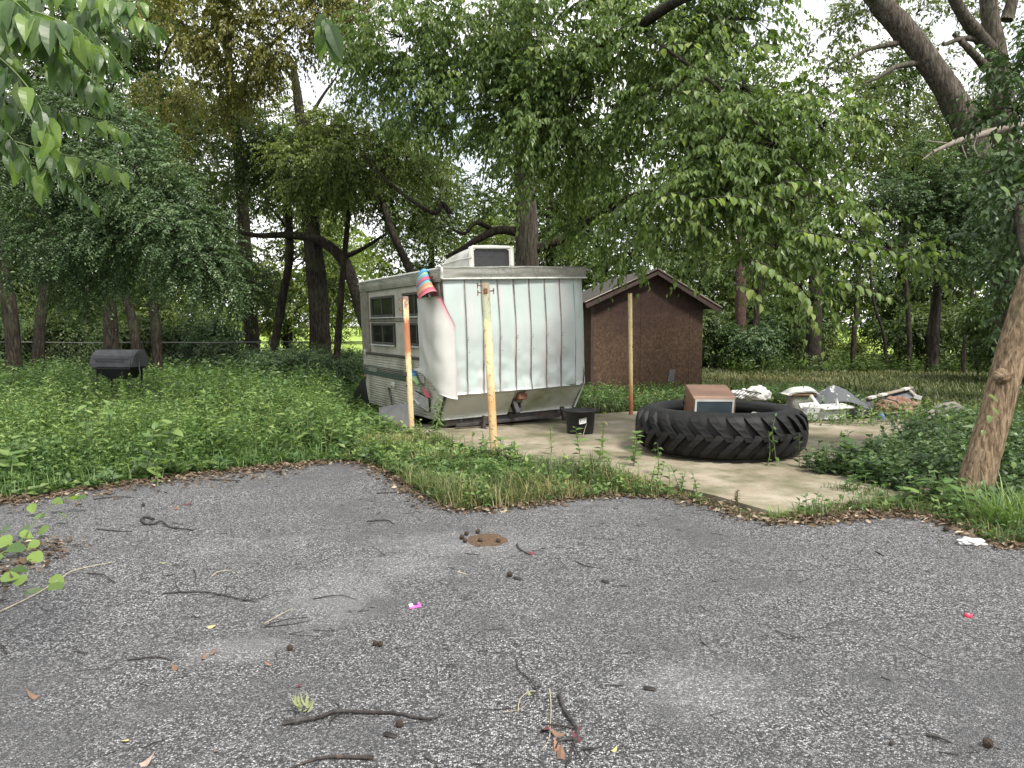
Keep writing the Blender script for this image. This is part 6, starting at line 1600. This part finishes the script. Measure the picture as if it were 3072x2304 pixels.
# fallen leaves, each its own thing
LCOL = {'brown': (.16, .095, .06), 'tan': (.34, .25, .20), 'yellow': (.40, .33, .14), 'red': (.10, .032, .035), 'green': (.20, .22, .10), 'orange': (.24, .13, .075)}
LM = {k: simple('fallen_leaf_' + k, v, .75, .35, 30, .2, .003) for k, v in LCOL.items()}
LG = [leaf_big(.62, 5, -.22 - .2 * k, -.10 - .1 * k, .1) for k in range(3)]
def fallen(label, px, py, s, col, rz=None):
    t = fast_mesh('fallen_leaf', *LG[random.randrange(3)], LM[col])
    o = link('fallen_leaf', t); tag(o, label, 'leaf', 'fallen leaves on the asphalt')
    o.location = G(px, py, AZ + .008); o.rotation_euler = (random.uniform(-.25, .25), random.uniform(-.3, .3), random.uniform(0, 6.3) if rz is None else rz); s *= .8; o.scale = (s, s, s)
for lab_, x, y, s, col in (('dark red leaf near the upper left twigs', 1045, 140, .11, 'red'), ('brown curled leaf below the dark red leaf', 1015, 168, .10, 'brown'), ('yellow leaf left of the pale patch', 1192, 845, .055, 'yellow'), ('brown torn leaf above the straight twig', 1200, 1000, .06, 'brown'), ('brown leaf scrap beside the torn leaf', 1165, 1030, .05, 'brown'),
                           ('flat brown leaf right of the torn leaf', 1565, 1060, .05, 'orange'), ('bright yellow leaf in the lower left', 742, 1490, .042, 'yellow'), ('large brown leaf at the left', 228, 1242, .07, 'brown'), ('brown leaf on the dark bark piece', 1022, 1090, .05, 'brown'), ('tan leaf at the bottom edge on the left', 800, 1632, .07, 'tan'), ('small orange leaf scrap at the lower left', 1243, 1552, .03, 'orange'),
                           ('pale green leaf lying in the left middle', 955, 475, .05, 'green'), ('red leaf scrap near the foreground, left', 1702, 1185, .04, 'red')):
    (a, b), = c7((x, y)); fallen(lab_, a, b, s, col)
for lab_, x, y, s, col in (('dark red leaf by the stick right of the dirt patch', 1490, 292, .09, 'red'), ('dark red leaf left of the root like stick', 1555, 1250, .075, 'red'), ('brown leaf against the root like stick', 1650, 1290, .075, 'brown'), ('curled dark leaf at the fork of the root like stick', 1745, 1325, .06, 'red'), ('orange brown leaf under the root like stick', 1640, 1390, .075, 'orange'), ('second orange brown leaf under the root like stick', 1625, 1430, .06, 'brown'),
                           ('pale straw coloured leaf strip at the bottom right of centre', 1902, 1385, .045, 'yellow'), ('small pale leaf on the bending twig', 1462, 1078, .03, 'green'), ('dark red scrap right of the root like stick', 1700, 1280, .05, 'red')):
    (a, b), = c8((x, y)); fallen(lab_, a, b, s, col)
for lab_, px, py, s, col, in (('yellow leaf on the ground cover edge at right', 2768, 1432, .09, 'yellow'), ('orange leaf at the right asphalt edge', 3035, 1632, .09, 'orange'), ('brown leaf in the litter before the pad tip', 2432, 1570, .08, 'tan'), ('tan leaf in the right litter', 2808, 1560, .08, 'tan')): fallen(lab_, px, py, s, col)
wt = thing('wilted_leaf_bundle', 'wilted bundle of green leaves beside the long curved stick', 'leaf bundle', G(*c8((205, 1190))[0], AZ))
lgm = [fast_mesh('leaf', *leaf_big(.26, 6, -.45, -.25), LM['green'])]
for k in range(11):
    o = link('leaf', lgm[0], wt); a = -2.6 + .33 * k + random.uniform(-.3, .3); o.location = (random.uniform(-.02, .02), random.uniform(-.02, .02), .012 + .003 * k); o.scale = (.06, .06, .06); o.rotation_euler = (random.uniform(.05, .6), random.uniform(-.6, .6), a + 1.57)
wrp = thing('pink_wrapper', 'pink and white wrapper on the asphalt', 'wrapper', G(*c8((820, 587))[0], AZ + .004), (R(6), R(-5), R(15)))
MB().box((0, 0, .003), (.064, .052, .003)).build('foil', simple('pink_print', (.62, .10, .34), .4, .15, 20), wrp)
MB().box((-.018, .008, .006), (.026, .030, .002)).build('white_print', simple('white_print', (.62, .60, .66), .4, .1), wrp)
MB().box((.004, .010, .0075), (.026, .020, .002)).build('dark_print', simple('dark_print', (.04, .03, .06), .4, .2), wrp)
rcp = thing('red_bottle_cap', 'small red bottle cap on the right of the asphalt', 'bottle cap', G(*cr_((1867, 724))[0], AZ))
MB().lathe([(.017, 0), (.019, .004), (.018, .014), (.015, .016), (0, .016)], n=18).build('cap_shell', simple('red_plastic', (.55, .03, .07), .4, .15), rcp)
MB().lathe([(.0, .0165), (.006, .0165), (.006, .0175), (0, .0175)], n=10).build('cap_centre', TRIMW, rcp)
pl = lump('white_litter', 'crumpled white litter at the right edge of the asphalt', 'litter', G(2915, 1626, AZ + .012), (.085, .06, .025), WPAPER, 21, 'crumpled_paper', .4)
for lab_, x, y in (('black bark chip right of centre on the asphalt', 1872, 458), ('black bark chip under the long curved stick', 682, 1310), ('dark bark chip near the lone seed ball', 1385, 440), ('bark chip at the right of the foreground', 2118, 1052)):
    (a, b), = c8((x, y)); t = thing('bark_chip', lab_, 'bark chip', G(a, b, AZ), (0, 0, random.uniform(-.6, 0)), 'bark chips on the asphalt')
    MB().box((0, 0, .008), (.055, .02, .014), (R(8), R(5), 0), bev=.006).build('chip', TWIG, t)
